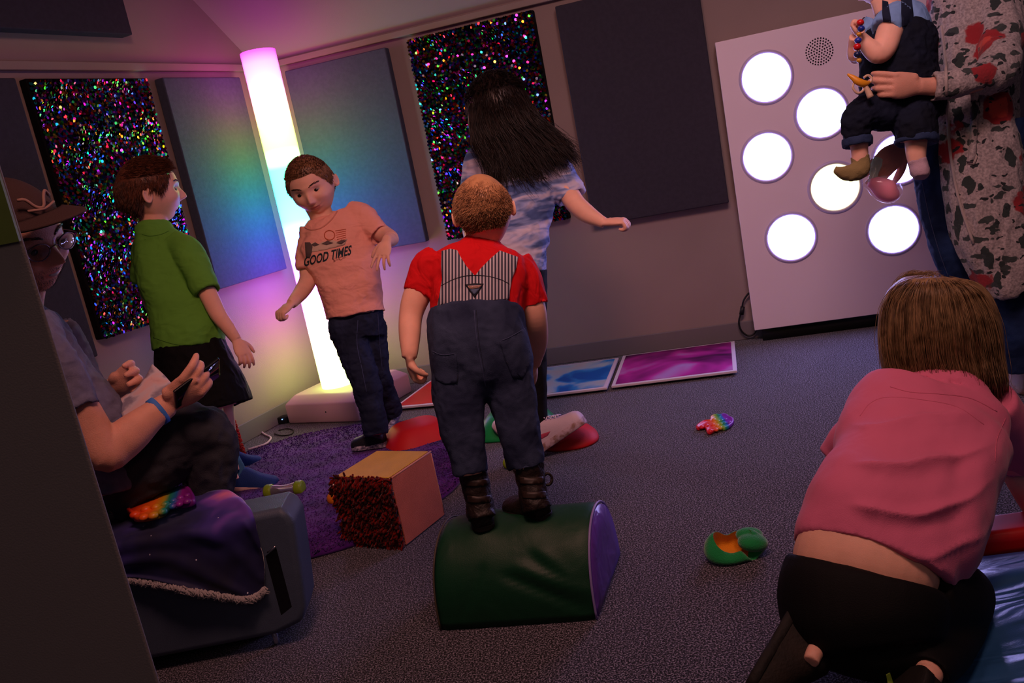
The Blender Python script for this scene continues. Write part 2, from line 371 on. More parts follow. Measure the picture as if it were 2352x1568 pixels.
for i, (r, n) in enumerate(((0.0, 1), (.011, 6), (.021, 12), (.031, 18), (.041, 24), (.051, 30), (.058, 36))):
    for j in range(n):
        if i == 6: continue
        a = 2*math.pi*(j+.3*i)/n; p = c+RGT*r*math.cos(a)+Z3*r*math.sin(a)+IN1*.0005
        rings(q, [[p+.003*(math.cos(t)*RGT+math.sin(t)*Z3) for t in np.arange(8)*math.pi/4], [p+IN1*.0008+.0028*(math.cos(t)*RGT+math.sin(t)*Z3) for t in np.arange(8)*math.pi/4]], cap=(0, 1))
q.build('speaker_grille', mat('hole_black', hexc('08080a'), .9), LB)
M_cableb = mat('cable_black', hexc('0c0b0d'), .5, .4)
cb = MB(); pts = [PL(x, y, W1-N1*.03, N1) for x, y in ((1735, 675), (1722, 672), (1708, 690), (1703, 715), (1697, 738), (1702, 758), (1716, 770), (1730, 768), (1738, 755), (1742, 742))]; tube(cb, pts, .0042, 8, 4)
tube(cb, [PL(x, y, W1-N1*.03, N1) for x, y in ((1706, 704), (1703, 722))], .010, 10, 1)
tag(cb.build('power_cable', M_cableb), 'black cable looping out beside the white light board', 'cable')
# ------------------------------------------------------------------ glowing colour tube
FLc = G(663, 974); e1 = nrm(A3(.86, -.50, 0)); e2 = A3(-e1[1], e1[0], 0); S = .42; hb = .128
TB = G(777, 884, .125)
LAMP = thing('tube_lamp', A3(TB[0], TB[1], 0), 'tall glowing rainbow tube lamp on a white square base in the corner', 'lamp')
def rsq(o, a, b, z, ins, r, n=6):
    out = []
    for cx, cy, a0 in ((ins+r, ins+r, math.pi), (1, 0, 1.5*math.pi), (1, 1, 0), (0, 1, .5*math.pi)):
        cxx = ins+r if cx != 1 else S-ins-r; cyy = ins+r if cy != 1 else S-ins-r
        if (cx, cy) == (ins+r, ins+r): cyy = ins+r
        for j in range(n): t = a0+math.pi/2*j/(n-1); out.append(o+a*(cxx+r*math.cos(t))+b*(cyy+r*math.sin(t))+Z3*z)
    return out
q = MB(); rings(q, [rsq(FLc, e1, e2, 0.002, .004, .012), rsq(FLc, e1, e2, .008, 0, .012), rsq(FLc, e1, e2, .088, 0, .012), rsq(FLc, e1, e2, .096, .004, .012), rsq(FLc, e1, e2, hb-.004, .036, .01), rsq(FLc, e1, e2, hb, .044, .01)])
q.build('base', mat('lamp_base_white', hexc('d9b6bd'), .5, .4), LAMP)
q = MB(); sp = PL(748, 946, FLc-e2*.0005, e2)
ellip(q, sp, (e1*.004, Z3*.004, e2*.001), 6); q.build('screw', M_cableb, LAMP)
TOPz = PL(604, 120, A3(TB[0], TB[1], 0), A3(0, 1, 0))[2]
t = NT('tube_glow'); tc = t.add('TexCoord'); sx = t.add('SeparateXYZ'); t.ln(tc.outputs['Object'], sx.inputs[0])
mr = t.add('MapRange'); mr.inputs['From Min'].default_value = .125; mr.inputs['From Max'].default_value = TOPz; t.ln(sx.outputs[2], mr.inputs[0])
r = t.ramp(mr.outputs[0], [(0, (.30, .55, .10, 1)), (.08, (.42, .50, .12, 1)), (.15, (.62, .42, .22, 1)), (.22, (.62, .13, .42, 1)), (.30, (.52, .08, .72, 1)), (.37, (.30, .07, .85, 1)), (.44, (.12, .14, 1, 1)), (.52, (.04, .36, .95, 1)), (.60, (.03, .62, .50, 1)), (.67, (.03, .64, .15, 1)), (.73, (.20, .55, .05, 1)), (.79, (.50, .34, .06, 1)), (.85, (.55, .14, .12, 1)), (.92, (.40, .06, .24, 1)), (.97, (.34, .04, .26, 1)), (1, (.22, .012, .2, 1))])
e = t.add('Emission', Strength=9); lw = t.add('LayerWeight', Blend=.35); rr_ = t.ramp(lw.outputs['Facing'], [(0, (1, 1, 1, 1)), (.45, (.8, .8, .8, 1)), (.95, (.16, .16, .16, 1))]); mu_ = t.add('Math', _operation='MULTIPLY'); mu_.inputs[1].default_value = 19; t.ln(rr_.outputs[0], mu_.inputs[0]); t.ln(mu_.outputs[0], e.inputs[1]); t.ln(r.outputs[0], e.inputs[0]); t.ln(e.outputs[0], t.o.inputs['Surface']); M_tube = t.m
rt = .0755; cB = A3(TB[0], TB[1], 0); ux_, uy_ = A3(1, 0, 0), A3(0, 1, 0)
def circ(c, r, z, n=64): return [c+Z3*z+r*(math.cos(a)*ux_+math.sin(a)*uy_) for a in np.arange(n)*2*math.pi/n]
q = MB(); rings(q, [circ(cB, rt, .127+(TOPz-.127)*i/40) for i in range(41)], cap=(0, 0)); q.build('light_tube', M_tube, LAMP)
q = MB(); rings(q, [circ(cB, rt, TOPz), circ(cB, rt, TOPz+.006), circ(cB, rt-.004, TOPz+.008)], cap=(0, 1)); q.build('tube_cap', M_tube, LAMP)
# mains lead and power adaptor on the carpet
q = MB(); tube(q, [G(x, y, .006) for x, y in ((570, 1032), (590, 1026), (612, 1018), (622, 1005), (608, 997), (602, 990), (618, 977), (634, 967), (650, 963))], .0045, 8, 5)
tag(q.build('power_lead', mat('cable_white', hexc('cdb9bd'), .5)), 'white mains lead lying on the carpet beside the lamp base', 'cable')
q = MB(); c0 = G(636, 976); q.box(c0, nrm(G(662, 972)-c0)*.055, A3(.012, .04, 0), Z3*.034); ad = q.build('power_adaptor', M_cableb, bevel=.005); tag(ad, 'black power adaptor with a blue indicator light beside the lamp base', 'adaptor')
q = MB(); ellip(q, PL(648, 963, c0-A3(0, .002, 0), A3(.3, 1, 0)), (A3(.0025, 0, 0), A3(0, .0015, 0), Z3*.0025), 6); q.build('indicator_light', emit_mat('led_blue', (.2, .5, 1, 1), 5), ad)
q = MB(); tube(q, [G(x, y, .004) for x, y in ((630, 996), (648, 1000), (668, 997), (674, 988), (660, 984), (640, 988))], .0028, 6, 5); tag(q.build('adaptor_cable', M_cableb), 'thin black cable curled on the carpet by the adaptor', 'cable')
# ------------------------------------------------------------------ liquid floor tiles
def blot(name, stops, sc_=3.2, seed=0):
    t = NT(name); tc = t.add('TexCoord'); mp = t.add('Mapping'); mp.inputs['Location'].default_value = (seed, seed*.7, 0); t.ln(tc.outputs['Object'], mp.inputs[0])
    n = t.add('TexNoise', Scale=sc_, Detail=3, Roughness=.45, Distortion=.5); t.ln(mp.outputs[0], n.inputs['Vector']); r = t.ramp(n.outputs[0], stops)
    t.ln(r.outputs[0], t.b.inputs['Base Color']); t.b.inputs['Roughness'].default_value = .5; t.b.inputs['Specular IOR Level'].default_value = .2; return t.m
M_bord = mat('tile_border', hexc('cfc4cf'), .6)
def tile(nl, a, b, A, B, m, label):
    root = thing('liquid_floor_tile', nl+a*A/2+b*B/2, label, 'floor tile', 'square gel tiles along the back wall')
    q = MB(); q.box(nl+Z3*.001, a*A, b*B, Z3*.010); q.build('tile_frame', M_bord, root, bevel=.002)
    g = .016; q = MB(); q.box(nl+a*g+b*g+Z3*.0112, a*(A-2*g), b*(B-2*g), Z3*.0012); q.build('gel_pad', m, root, smooth=False)
tile(G(1405, 892, .01), RGT, N1, .5, .475, blot('gel_magenta', [(.36, hexc('1d0a28')), (.46, hexc('6a0f5c')), (.56, hexc('b52a92')), (.68, hexc('a98cc0'))], 3.4, 2.2), 'magenta and black marbled gel tile on the carpet')
tile(G(1395, 895, .01)-RGT*.5, RGT, N1, .5, .46, blot('gel_blue', [(.40, hexc('1159a6')), (.48, hexc('2f86c4')), (.56, hexc('9fb3bd')), (.7, hexc('b8a9a2'))], 5, .4), 'blue and cream marbled gel tile on the carpet')
nlr = G(905, 941, .01); tile(nlr, nrm(A3(.93, -.36, 0)), nrm(A3(.36, .93, 0)), .45, .4, mat('gel_red', hexc('c5141c'), .35, .3, var=.2, vscale=4), 'red gel tile near the lamp base')
# ------------------------------------------------------------------ stepping stones
def stone(c, r, h, m, label, n=5, rot=0, top=.55, rx=1.):
    root_c = np.array([c[0], c[1], 0.]); R = []
    for s, z in ((1, .001), (1, .008), (.97, .016), (.80, h*.62), (top+.08, h*.93), (top, h)):
        ring = []
        for j in range(60):
            a = 2*math.pi*j/60; rr = r*s*(1+.07*math.cos(n*(a+rot))+.04*math.cos(2*(a-rot))); ring.append(root_c+A3(rr*rx*math.cos(a), rr*math.sin(a), z))
        R.append(ring)
    R.append([root_c+(np.array(p)-root_c)*.6+Z3*(h*.4+.002) for p in R[-1]])
    q = MB(); rings(q, R); return tag(q.build('stepping_stone', m), label, 'stepping stone')
M_pred = mat('plastic_red', hexc('c3161c'), .6, .35, bump=.1, bscale=300, var=.08, vscale=8); M_pgreen = mat('plastic_green', hexc('128a45'), .45, .35, bump=.1, bscale=300)
stone(G(962, 1012), .145, .075, M_pred, 'red plastic stepping stone behind the shaggy cube', 4, .4)
stone(G(1188, 985), .15, .085, M_pgreen, 'green plastic stepping stone behind the toddler, beside the white sneaker', 5, .2)
stone(G(1312, 1012), .105, .055, M_pred, 'small red plastic stepping stone under the white sneaker', 3, .9, .35)
# ------------------------------------------------------------------ purple rug
M_rug = mat('rug_purple', hexc('5a2a80'), 1, .05, col2='3c1560', vscale=14, sheen=.3); RC = A3(-.86, 2.985, 0); RR = .665
rug = thing('shag_rug', RC, 'round purple shag rug on the carpet under the cube', 'rug')
def rugr(a): return RR*(1+.012*math.sin(5*a)+.01*math.sin(11*a+1))
q = MB(); R = []
for s, z in ((1, .001), (1.0, .010), (.985, .016), (.6, .018), (.2, .018)): R.append([RC+A3(s*rugr(a)*math.cos(a), s*rugr(a)*math.sin(a), z) for a in np.arange(96)*2*math.pi/96])
rings(q, R); q.build('backing', M_rug, rug)
V = []; Fc = []
for i in range(42000):
    a = rng.uniform(0, 2*math.pi); s = math.sqrt(rng.uniform(0, 1))
    p = RC+A3(s*rugr(a)*math.cos(a), s*rugr(a)*math.sin(a), .014); w_ = .0032; t_ = rng.uniform(0, math.pi); L = rng.uniform(.004, .008)
    cu = A3(math.cos(t_), math.sin(t_), 0)*w_; ln = A3(rng.normal(0, .55), rng.normal(-.1, .45), 1)*L; k = len(V)
    V += [p-cu, p+cu, p+ln*.6+cu*.7, p+ln*.6-cu*.7, p+ln*[1.25, 1.25, .95]]; Fc += [(k, k+1, k+2, k+3), (k+3, k+2, k+4)]
q = MB(); q.add(V, Fc); q.build('pile', M_rug, rug, False)['kind'] = 'stuff'
# ------------------------------------------------------------------ shaggy texture cube
def noodles(q, o, a, b, n, A, B, num, L, r, gravity=.6, both=False):
    """chenille loops standing on a face: origin o, spans a*A, b*B, outward n"""
    for i in range(num):
        p = o+a*rng.uniform(-.02, 1.0)*A+b*rng.uniform(0, 1)*B; l = L*rng.uniform(.6, 1.2)
        d = nrm(n+a*rng.normal(0, .5)+b*rng.normal(0, .5)); e = nrm(d-Z3*gravity*rng.uniform(.6, 1.5)+a*rng.normal(0, .3))
        tube(q, [p, p+d*l*.45, p+d*l*.45+e*l*.55], [r, r*1.05, r*.8], 6, 2)
CC = G(930, 1256); ca = nrm(A3(-.85, .527, 0)); cbv = A3(.527, .85, 0); CS = .203
cube = thing('texture_cube', CC+ca*CS/2+cbv*CS/2, 'soft play cube with yellow top, orange side and shaggy dark red front', 'cube')
q = MB(); q.box(CC+Z3*.002, ca*CS, cbv*CS, Z3*CS); q.build('core', mat('cube_brown', hexc('5a1712'), .9), cube, bevel=.008)
q = MB(); q.box(CC+Z3*(CS+.0015)+ca*.004+cbv*.004, ca*(CS-.008), cbv*(CS-.008), Z3*.004); q.build('top_panel', mat('cube_yellow', hexc('dcae38'), .95, .1, bump=.5, bscale=500, sheen=.4, var=.1, vscale=20), cube, bevel=.003)
q = MB(); q.box(CC+Z3*.004+cbv*.004-ca*.004, cbv*(CS-.006), ca*.004, Z3*(CS-.002)); q.build('side_panel', mat('cube_orange', hexc('c96a50'), .9, .1, bump=.4, bscale=500, sheen=.3, var=.12, vscale=12), cube, bevel=.002)
q = MB(); tube(q, [CC+Z3*(CS+.002)-ca*.002+cbv*s for s in (0, .1, .203)], .003, 8, 2); tube(q, [CC+Z3*(z)-ca*.002+cbv*.2 for z in (0.01, .1, .2)], .003, 8, 2); q.build('piping', mat('cube_pipe', hexc('cf8f7a'), .8), cube)
q = MB(); noodles(q, CC+Z3*.004, ca, Z3, -cbv, CS+.004, CS-.004, 1500, .026, .0033, .9); noodles(q, CC+Z3*(CS-.004), ca, cbv, nrm(Z3-cbv), CS, .006, 90, .018, .0033, .3)
q.build('shaggy_panel', mat('chenille_red', hexc('7a120c'), 1, .05, col2='2a0807', vscale=60, sheen=.3), cube)['kind'] = 'stuff'
# red shaggy roller behind the man's knee
rc = G(541, 1068); q = MB(); R = []
for s, z in ((.6, .002), (1, .01), (.97, .06), (.9, .11), (.78, .17), (.6, .19)): R.append([rc+A3(.042*s*math.cos(a), .042*s*math.sin(a), z) for a in np.arange(20)*math.pi/10])
rings(q, R); sh = thing('shaggy_roll', rc, 'upright red shaggy roll standing between the green-shirted boy and the knee of the man', 'toy'); q.build('core', mat('roll_core', hexc('5a0f0c'), 1), sh)
q = MB()
for i in range(800):
    a = rng.uniform(0, 2*math.pi); z = rng.uniform(.005, .185); rr = .04*(1-.22*z/.19); n_ = A3(math.cos(a), math.sin(a), 0); p = rc+n_*rr+Z3*z; d = nrm(n_+A3(*rng.normal(0, .4, 3))); tube(q, [p, p+d*.008, p+d*.008+nrm(d-Z3*.8)*.009], .0024, 5, 2)
for i in range(60):
    a = rng.uniform(0, 2*math.pi); rr = .03*math.sqrt(rng.uniform(0, 1)); p = rc+A3(rr*math.cos(a), rr*math.sin(a), .188); tube(q, [p, p+nrm(A3(rng.normal(0, .4), rng.normal(0, .4), 1))*.016], .0024, 5, 2)
q.build('shag', mat('chenille_bright', hexc('b31a10'), 1, .05, sheen=.3), sh)['kind'] = 'stuff'
# ------------------------------------------------------------------ orange toy behind the cube
oc = G(772, 1168)+A3(0, .03, 0); q = MB(); ellip(q, oc+Z3*.026, (A3(.03, 0, 0), A3(0, .03, 0), Z3*.026), 14); ellip(q, oc+A3(.004, 0, .056), (A3(.019, 0, 0), A3(0, .019, 0), Z3*.018), 12)
me = remesh(q, .003, 3); ot = link('bell_toy', me, mat('toy_orange', hexc('d57a12'), .4, .4)); tag(ot, 'small bright orange toy peeking out left of the shaggy cube', 'toy')
# ------------------------------------------------------------------ sensory bottles
M_clear = mat('bottle_clear', (.75, .72, .9, 1), .05, .5, trans=.85); M_lime = mat('cap_lime', hexc('7d9a18'), .4, .4, bump=.2, bscale=200)
def bottle(p0, p1, r, label, liquid=None):
    p0, p1 = np.array(p0), np.array(p1); ax = nrm(p1-p0); L = np.linalg.norm(p1-p0); root = thing('sensory_bottle', (p0+p1)/2-Z3*r, label, 'bottle')
    u = nrm(np.cross(ax, Z3)); v = np.cross(u, ax)
    def prof(q, pr):
        rings(q, [[p0+ax*L*s+rr*r*(math.cos(a)*u+math.sin(a)*v) for a in np.arange(28)*math.pi/14] for s, rr in pr]); return q
    prof(MB(), [(.17, .80), (.2, .84), (.26, .8), (.45, .66), (.6, .68), (.76, .84), (.82, .86), (.84, .8)]).build('body', M_clear, root)
    prof(MB(), [(.0, .7), (.01, .9), (.05, 1), (.17, 1), (.2, .9), (.205, .8)]).build('end_cap', M_lime, root)
    prof(MB(), [(.79, .8), (.80, .9), (.83, 1), (.95, 1), (.99, .9), (1, .7)]).build('end_cap', M_lime, root)
    return root
bottle(G(610, 1130, .03), G(697, 1119, .03), .026, 'clear sensory bottle with lime green end caps lying on the purple rug')
b2 = G(1163, 1062, .02); bottle(b2, b2+A3(.035, -.035, 0), .02, 'tiny clear bottle with pale caps lying between the feet of the toddler')
# ================================================================== FIGURE TOOLS
def sst(a, b, x): t = np.clip((x-a)/(b-a), 0, 1); return t*t*(3-2*t)
def gs(x, c, s): return np.exp(-((x-c)/s)**2)
def headpts(D, cheek=1., nose=1., jaw=1., smile=0.):
    """head surface for unit directions (x = own left, y = face, z = up); chin to crown is 1"""
    X, Y, Z = D[:, 0], D[:, 1], D[:, 2]; x = .365*X; y = .44*Y-.02; z = .5*Z
    t = np.clip(-z-.03, 0, .5)/.47; fr = sst(-.1, .5, Y); bk = sst(.1, -.5, Y)
    x = x*(1-.30*jaw*t**1.5); y = np.where(Y < 0, y*(1-.42*sst(.05, .8, t)), y*(1-.06*t)); x = x*(1+.03*gs(z, .12, .2))
    y = y+fr*(.02*gs(z, .25, .2)-.012*gs(z, .02, .09))
    y = y+fr*(nose*(.115*gs(x, 0, .042)*np.where(z > -.155, np.exp(-((z+.155)/.12)**2), np.exp(-((z+.155)/.035)**2))+.03*gs(np.abs(x), .045, .028)*gs(z, -.17, .035)))
    y = y+fr*(-.045*gs(np.abs(x), .145, .065)*gs(z, .0, .05)+.018*gs(np.abs(x), .13, .10)*gs(z, .085, .035)+.012*gs(x, 0, .08)*gs(z, .07, .05))
    y = y+fr*(.028*cheek*gs(np.abs(x), .20, .09)*gs(z, -.14, .09)); x = x+np.sign(x)*.018*cheek*gs(np.abs(x), .27, .1)*gs(z, -.15, .1)*fr
    zm = z-smile*x*x; y = y+fr*gs(x, 0, .085+.02*min(smile, 1))*(.026*gs(zm, -.258, .02)+.026*gs(zm, -.302, .022)-.020*gs(zm, -.281, .010)-.012*gs(zm, -.345, .02)+.012*gs(zm, -.23, .03))
    y = y+fr*(.03*gs(x, 0, .09)*gs(z, -.42, .06)); return np.stack([x, y, z], 1)
def sgrid(nu, nv):
    ph = np.linspace(.02, math.pi-.02, nv); th = np.arange(nu)*2*math.pi/nu; a, b = np.meshgrid(ph, th, indexing='ij')
    D = np.stack([np.sin(a)*np.sin(b), np.sin(a)*np.cos(b), np.cos(a)], -1).reshape(-1, 3)
    Fc = [(i*nu+j, (i+1)*nu+j, (i+1)*nu+(j+1) % nu, i*nu+(j+1) % nu) for i in range(nv-1) for j in range(nu)]
    return D, Fc
class Head:
    def __init__(s, c, fwd, up, h, **kw):
        s.c = np.array(c, float); s.f = nrm(fwd); s.u = nrm(np.asarray(up)-s.f*(np.asarray(up)@s.f)); s.l = np.cross(s.u, s.f); s.h = h; s.kw = kw
        s.M = np.stack([s.l, s.f, s.u])
    def w(s, q): return s.c+(np.atleast_2d(q)*s.h) @ s.M
    def add(s, mb, ears=True):
        D, Fc = sgrid(110, 130); mb.add(s.w(headpts(D, **s.kw)), Fc+[tuple(range(110))[::-1], tuple(range(129*110, 130*110))])
        if ears:
            for k in (-1, 1):
                c = s.w((k*.375, -.05, -.04))[0]; a = nrm(s.l*k*.35-s.f*.8); n = nrm(np.cross(a, s.u)); R = []
                q = MB(); pts = []
                for i in range(15):
                    t = -.5+i*(1.75*math.pi)/14; r = (.062, .098); pts.append(c+s.h*(a*(.045+r[0]*math.sin(t+1.1))+s.u*(r[1]*math.cos(t+1.1)))+s.l*k*s.h*.012)
                tube(mb, pts, s.h*.018, 6, 2); ellip(mb, c+s.h*a*.03, (a*s.h*.062, s.u*s.h*.09, nrm(s.l)*s.h*.022), 10)
                ellip(mb, c+s.h*(a*.03-s.u*.085), (a*s.h*.03, s.u*s.h*.03, nrm(s.l)*s.h*.018), 8)
    def eyes(s, parent, iris='3a2a1c', open_=.5, look=(0, -.02)):
        for k in (-1, 1):
            c = s.w((k*.145, .300, -.002))[0]; q = MB(); ellip(q, c, (s.l*s.h*.062, s.u*s.h*.062*open_, s.f*s.h*.062), 14)
            e = q.build('eye', mat('eye_white', hexc('8f8480'), .3, .4), parent)
            q = MB(); ellip(q, c+s.f*s.h*.052+s.l*s.h*look[0]+s.u*s.h*look[1]*.6, (s.l*s.h*.036, s.u*s.h*.036*min(1, open_*1.7), s.f*s.h*.014), 10); q.build('iris', mat('iris_'+iris, hexc(iris), .15, .6), e)
    def brows(s, parent, m):
        for k in (-1, 1):
            q = MB()
            for i in range(46):
                x = .06+.165*i/45; z = .085+.03*math.sin(i/45*2.4)+rng.normal(0, .005); p0 = surf(s, (k*x, 0, z)); d = s.l*k*.8+s.u*.35
                tube(q, [p0, p0+d*s.h*.02+s.f*s.h*.002, p0+d*s.h*.035-s.f*s.h*.002], [s.h*.0035, s.h*.0035, s.h*.001], 4, 1)
            q.build('eyebrow', m, parent)
def surf(hd, p):
    """point on the front of the face at head-local x, z"""
    b = None
    for yy in np.linspace(.2, 1.3, 40):
        D = nrm(A3(p[0]/.365, yy, p[2]/.5)); q = headpts(D[None], **hd.kw)[0]; e = abs(q[0]-p[0])+abs(q[2]-p[2])
        if b is None or e < b[0]: b = (e, q)
    return hd.w(b[1])[0]
def hair_shell(hd, fn, m, parent, strands=3000, L=.09, comb=None, wid=.0035, name='hair', lift=.0, jit=.5, curl=0, taper=.25):
    """cap of hair: fn(D) gives thickness in head heights (<=0: none); comb(D) the lie of the hair in head axes"""
    D, Fc = sgrid(120, 110); p = headpts(D, **hd.kw); t = fn(D); nz = D*[.9, .9, 1]; nz = nz/np.linalg.norm(nz, axis=1)[:, None]
    q = p+nz*np.where(t > 0, t, -.03)[:, None]; keep = [f for f in Fc if max(t[list(f)]) > 0]; mb = MB(); mb.add(hd.w(q), keep)
    sb = MB(); n = 0; V = []; FF = []
    while n < strands:
        dd = nrm(rng.normal(size=3)); tt = fn(dd[None])[0]
        if tt <= .001: continue
        n += 1; s0 = headpts(dd[None], **hd.kw)[0]+dd*max(tt-.012, 0); c = comb(dd) if comb else A3(0, 0, 0)
        d0 = nrm(dd*(.55+lift)+nrm(c+1e-6)*.75+rng.normal(0, .16*jit*2, 3)); d1 = nrm(c*1.2+dd*.15+rng.normal(0, .2*jit*2, 3)+1e-6); l = L*rng.uniform(.6, 1.15)
        if callable(curl): l *= curl(dd)
        P3 = [s0, s0+d0*l*.4, s0+d0*l*.4+d1*l*.35, s0+d0*l*.4+d1*l*.35+nrm(d1*1.1+rng.normal(0, .25, 3))*l*.3]; P3 = hd.w(np.array(P3))
        u = nrm(np.cross(P3[1]-P3[0], rng.normal(size=3))); v = nrm(np.cross(P3[1]-P3[0], u)); k = len(V); W = wid*hd.h
        for r, pp in zip((1, 1, .7, taper*.5), P3):
            for a in (0, 2.094, 4.189): V.append(pp+W*r*(math.cos(a)*u+math.sin(a)*v))
        for i in range(3):
            for j in range(3): FF.append((k+i*3+j, k+i*3+(j+1) % 3, k+i*3+3+(j+1) % 3, k+i*3+3+j))
    mb.add(V, FF); return mb.build(name, m, parent)
def hair_mat(name, c1, c2, rough=.45):
    if name in _mats: return _mats[name]
    t = NT(name); tc = t.add('TexCoord'); n = t.add('TexNoise', Scale=55, Detail=3); t.ln(tc.outputs['Object'], n.inputs['Vector'])
    g = t.add('NewGeometry'); ad = t.add('Math', _operation='ADD'); t.ln(n.outputs[0], ad.inputs[0]); mu = t.add('Math', _operation='MULTIPLY'); mu.inputs[1].default_value = .35; t.ln(g.outputs['Random Per Island'], mu.inputs[0]); t.ln(mu.outputs[0], ad.inputs[1])
    r = t.ramp(ad.outputs[0], [(.4, hexc(c1)), (.85, hexc(c2))]); t.ln(r.outputs[0], t.b.inputs['Base Color']); t.b.inputs['Roughness'].default_value = rough
    t.b.inputs['Specular IOR Level'].default_value = .35; t.b.inputs['Anisotropic'].default_value = .5; _mats[name] = t.m; return t.m
def etube(mb, pts, ax, rw, rd, n=14, k=3):
    """tube with its width axis held to ax"""
    Q = catmull([np.array([*p, a, b]) for p, a, b in zip(pts, rw, rd)], k); R = []
    for i, q in enumerate(Q):
        t = nrm(Q[min(i+1, len(Q)-1)][:3]-Q[max(i-1, 0)][:3]); a = nrm(ax-t*(ax@t)); b = np.cross(t, a)
        R.append([q[:3]+a*q[3]*math.cos(h)+b*q[4]*math.sin(h) for h in np.arange(n)*2*math.pi/n])
    return rings(mb, R)
def hand(mb, w, d, n, s, side=1, curl=(.35, .4, .45, .5), thumb=.4, spread=.12, bend=0., fr=.05, tdir=None):
    """hand at wrist w; d towards the fingers, n out of the palm, s = length; thumb on the side cross(d,n)*side"""
    w = np.array(w, float); d = nrm(d); n = nrm(np.asarray(n)-d*(np.asarray(n)@d)); l = np.cross(d, n)*side
    etube(mb, [w-d*s*.06, w+d*s*.1, w+d*s*.28, w+d*s*.46, w+d*s*.54], l, [s*.14, s*.17, s*.225, s*.235, s*.20], [s*.095, s*.10, s*.105, s*.08, s*.055], 18, 3)
    ellip(mb, w+d*s*.2+l*s*.12+n*s*.05, (d*s*.15, l*s*.09, n*s*.07), 10)
    for i, (o, L) in enumerate(((.165, .40), (.06, .45), (-.05, .42), (-.15, .33))):
        b = w+d*s*(.47-abs(o-.02)*.12)+l*s*o; dd = nrm(d+l*spread*(1.5-i)*.9); c = curl[i]; nn = n; pts = [b, b+dd*s*.05]; cur = dd; p = pts[-1]
        for seg, an in ((.45, 1.25), (.30, 1.65), (.25, 1.0)):
            a = c*an; cur = nrm(cur*math.cos(a)+nn*math.sin(a)); nn = nrm(nn-cur*(nn@cur)); p = p+cur*s*L*seg; pts.append(p)
        r = s*fr; tube(mb, pts, [r*1.05, r*1.05, r*1.0, r*.92, r*.72], 10, 3); ellip(mb, pts[-1], (A3(1, 0, 0)*r*.74, A3(0, 1, 0)*r*.74, Z3*r*.74), 6)
    td = nrm(tdir) if tdir is not None else nrm(d*.55+l*.8+n*.25*(1+thumb)); b = w+d*s*.14+l*s*.13; p1 = b+td*s*.17; t2 = nrm(td*(1-thumb*.4)+d*.45+n*thumb*.6-l*thumb*.5); p2 = p1+t2*s*.16; t3 = nrm(t2+n*thumb*.4-l*thumb*.4); p3 = p2+t3*s*.12
    r = s*fr*1.18; tube(mb, [b-td*s*.04, b, p1, p2, p3], [r*1.2, r*1.4, r*1.1, r, r*.75], 10, 3); ellip(mb, p3, (A3(1, 0, 0)*r*.76, A3(0, 1, 0)*r*.76, Z3*r*.76), 6)
def shoe(name, heel, toe, up, w, h, parent, upper, sole, st=.012, lace=None, collar=True, flip=0):
    """shoe from the heel point to the toe point on the sole plane; up is the way the ankle leaves"""
    heel, toe = np.array(heel, float), np.array(toe, float); d = toe-heel; L = np.linalg.norm(d); d = d/L; u = nrm(np.asarray(up)-d*(np.asarray(up)@d)); s = np.cross(d, u)
    def ring(t, wd, z, off=0, n=26): return None
    prof = [(0, .30), (.03, .55), (.10, .74), (.25, .80), (.42, .80), (.6, .96), (.75, 1.0), (.88, .92), (.96, .72), (1.0, .40)]
    def outline(k, z):
        a = [heel+d*t*L+s*w*.5*q*k+u*z for t, q in prof]; b = [heel+d*t*L-s*w*.5*q*k*.94+u*z for t, q in prof[::-1]]; return catmull(a+b+[a[0]], 3)[:-1]
    q = MB(); rings(q, [outline(.97, 0), outline(1.05, .002), outline(1.05, st), outline(1.0, st+.001)]); so = q.build('sole', sole, None)
    hs = [(.02, .55, .62), (.08, .72, .92), (.22, .80, 1.0), (.36, .80, .98), (.5, .88, .80), (.64, .96, .64), (.78, .98, .56), (.9, .94, .50), (.97, .78, .40), (1.0, .5, .26)]
    q = MB(); R = []
    for t, wd, z in hs:
        c = heel+d*t*L+u*st*.7; r = []
        for j in range(24):
            a = 2*math.pi*j/24; x = math.cos(a); y = math.sin(a); r.append(c+s*w*.5*wd*math.copysign(abs(x)**.75, x)+u*(h-st)*z*(max(y, 0)**.8))
        R.append(r)
    rings(q, R); me = remesh(q, min(.004, w*.06), 3); o = link(name, me, upper, parent); so.parent = o; so.name = 'sole'
    if lace:
        q = MB()
        for i in range(4):
            t = .44+.07*i; z = np.interp(t, [a for a, _, _ in hs], [c for _, _, c in hs])*(h-st)+st*.9; c = heel+d*t*L+u*z
            for k in (-1, 1): tube(q, [c+s*w*.22*k-d*.006-u*.004, c+u*.003, c-s*w*.22*k+d*.008-u*.004], .0022, 5, 2)
        q.build('laces', lace, o)
    return o
M_skin = mat('skin_child', hexc('ecb49c'), .55, .35, sss=.25, var=.08, vscale=25, bump=.12, bscale=600)
M_skin2 = mat('skin_adult', hexc('dca088'), .55, .35, sss=.2, var=.12, vscale=18, bump=.25, bscale=400)
M_lip = mat('lips', hexc('c87a70'), .4, .4, sss=.2)
def body(parent, build, voxel=.0028, m=None, hd=None, smooth=3, name='body'):
    q = MB(); build(q); me = remesh(q, voxel, smooth)
    o = link(name, me, [m or M_skin, M_lip], parent)
    if hd is not None:
        lp = surf(hd, (0, 0, -.28)); c = co_of(me); cen = np.empty(len(me.polygons)*3); me.polygons.foreach_get('center', cen); cen = cen.reshape(-1, 3)-lp
        a = (cen@hd.l)/(hd.h*.09); b = (cen@hd.u)/(hd.h*.034); f_ = np.abs(cen@hd.f)/(hd.h*.08); mi = ((a*a+b*b < 1) & (f_ < 1)).astype(np.int32); me.polygons.foreach_set('material_index', mi)
    return o
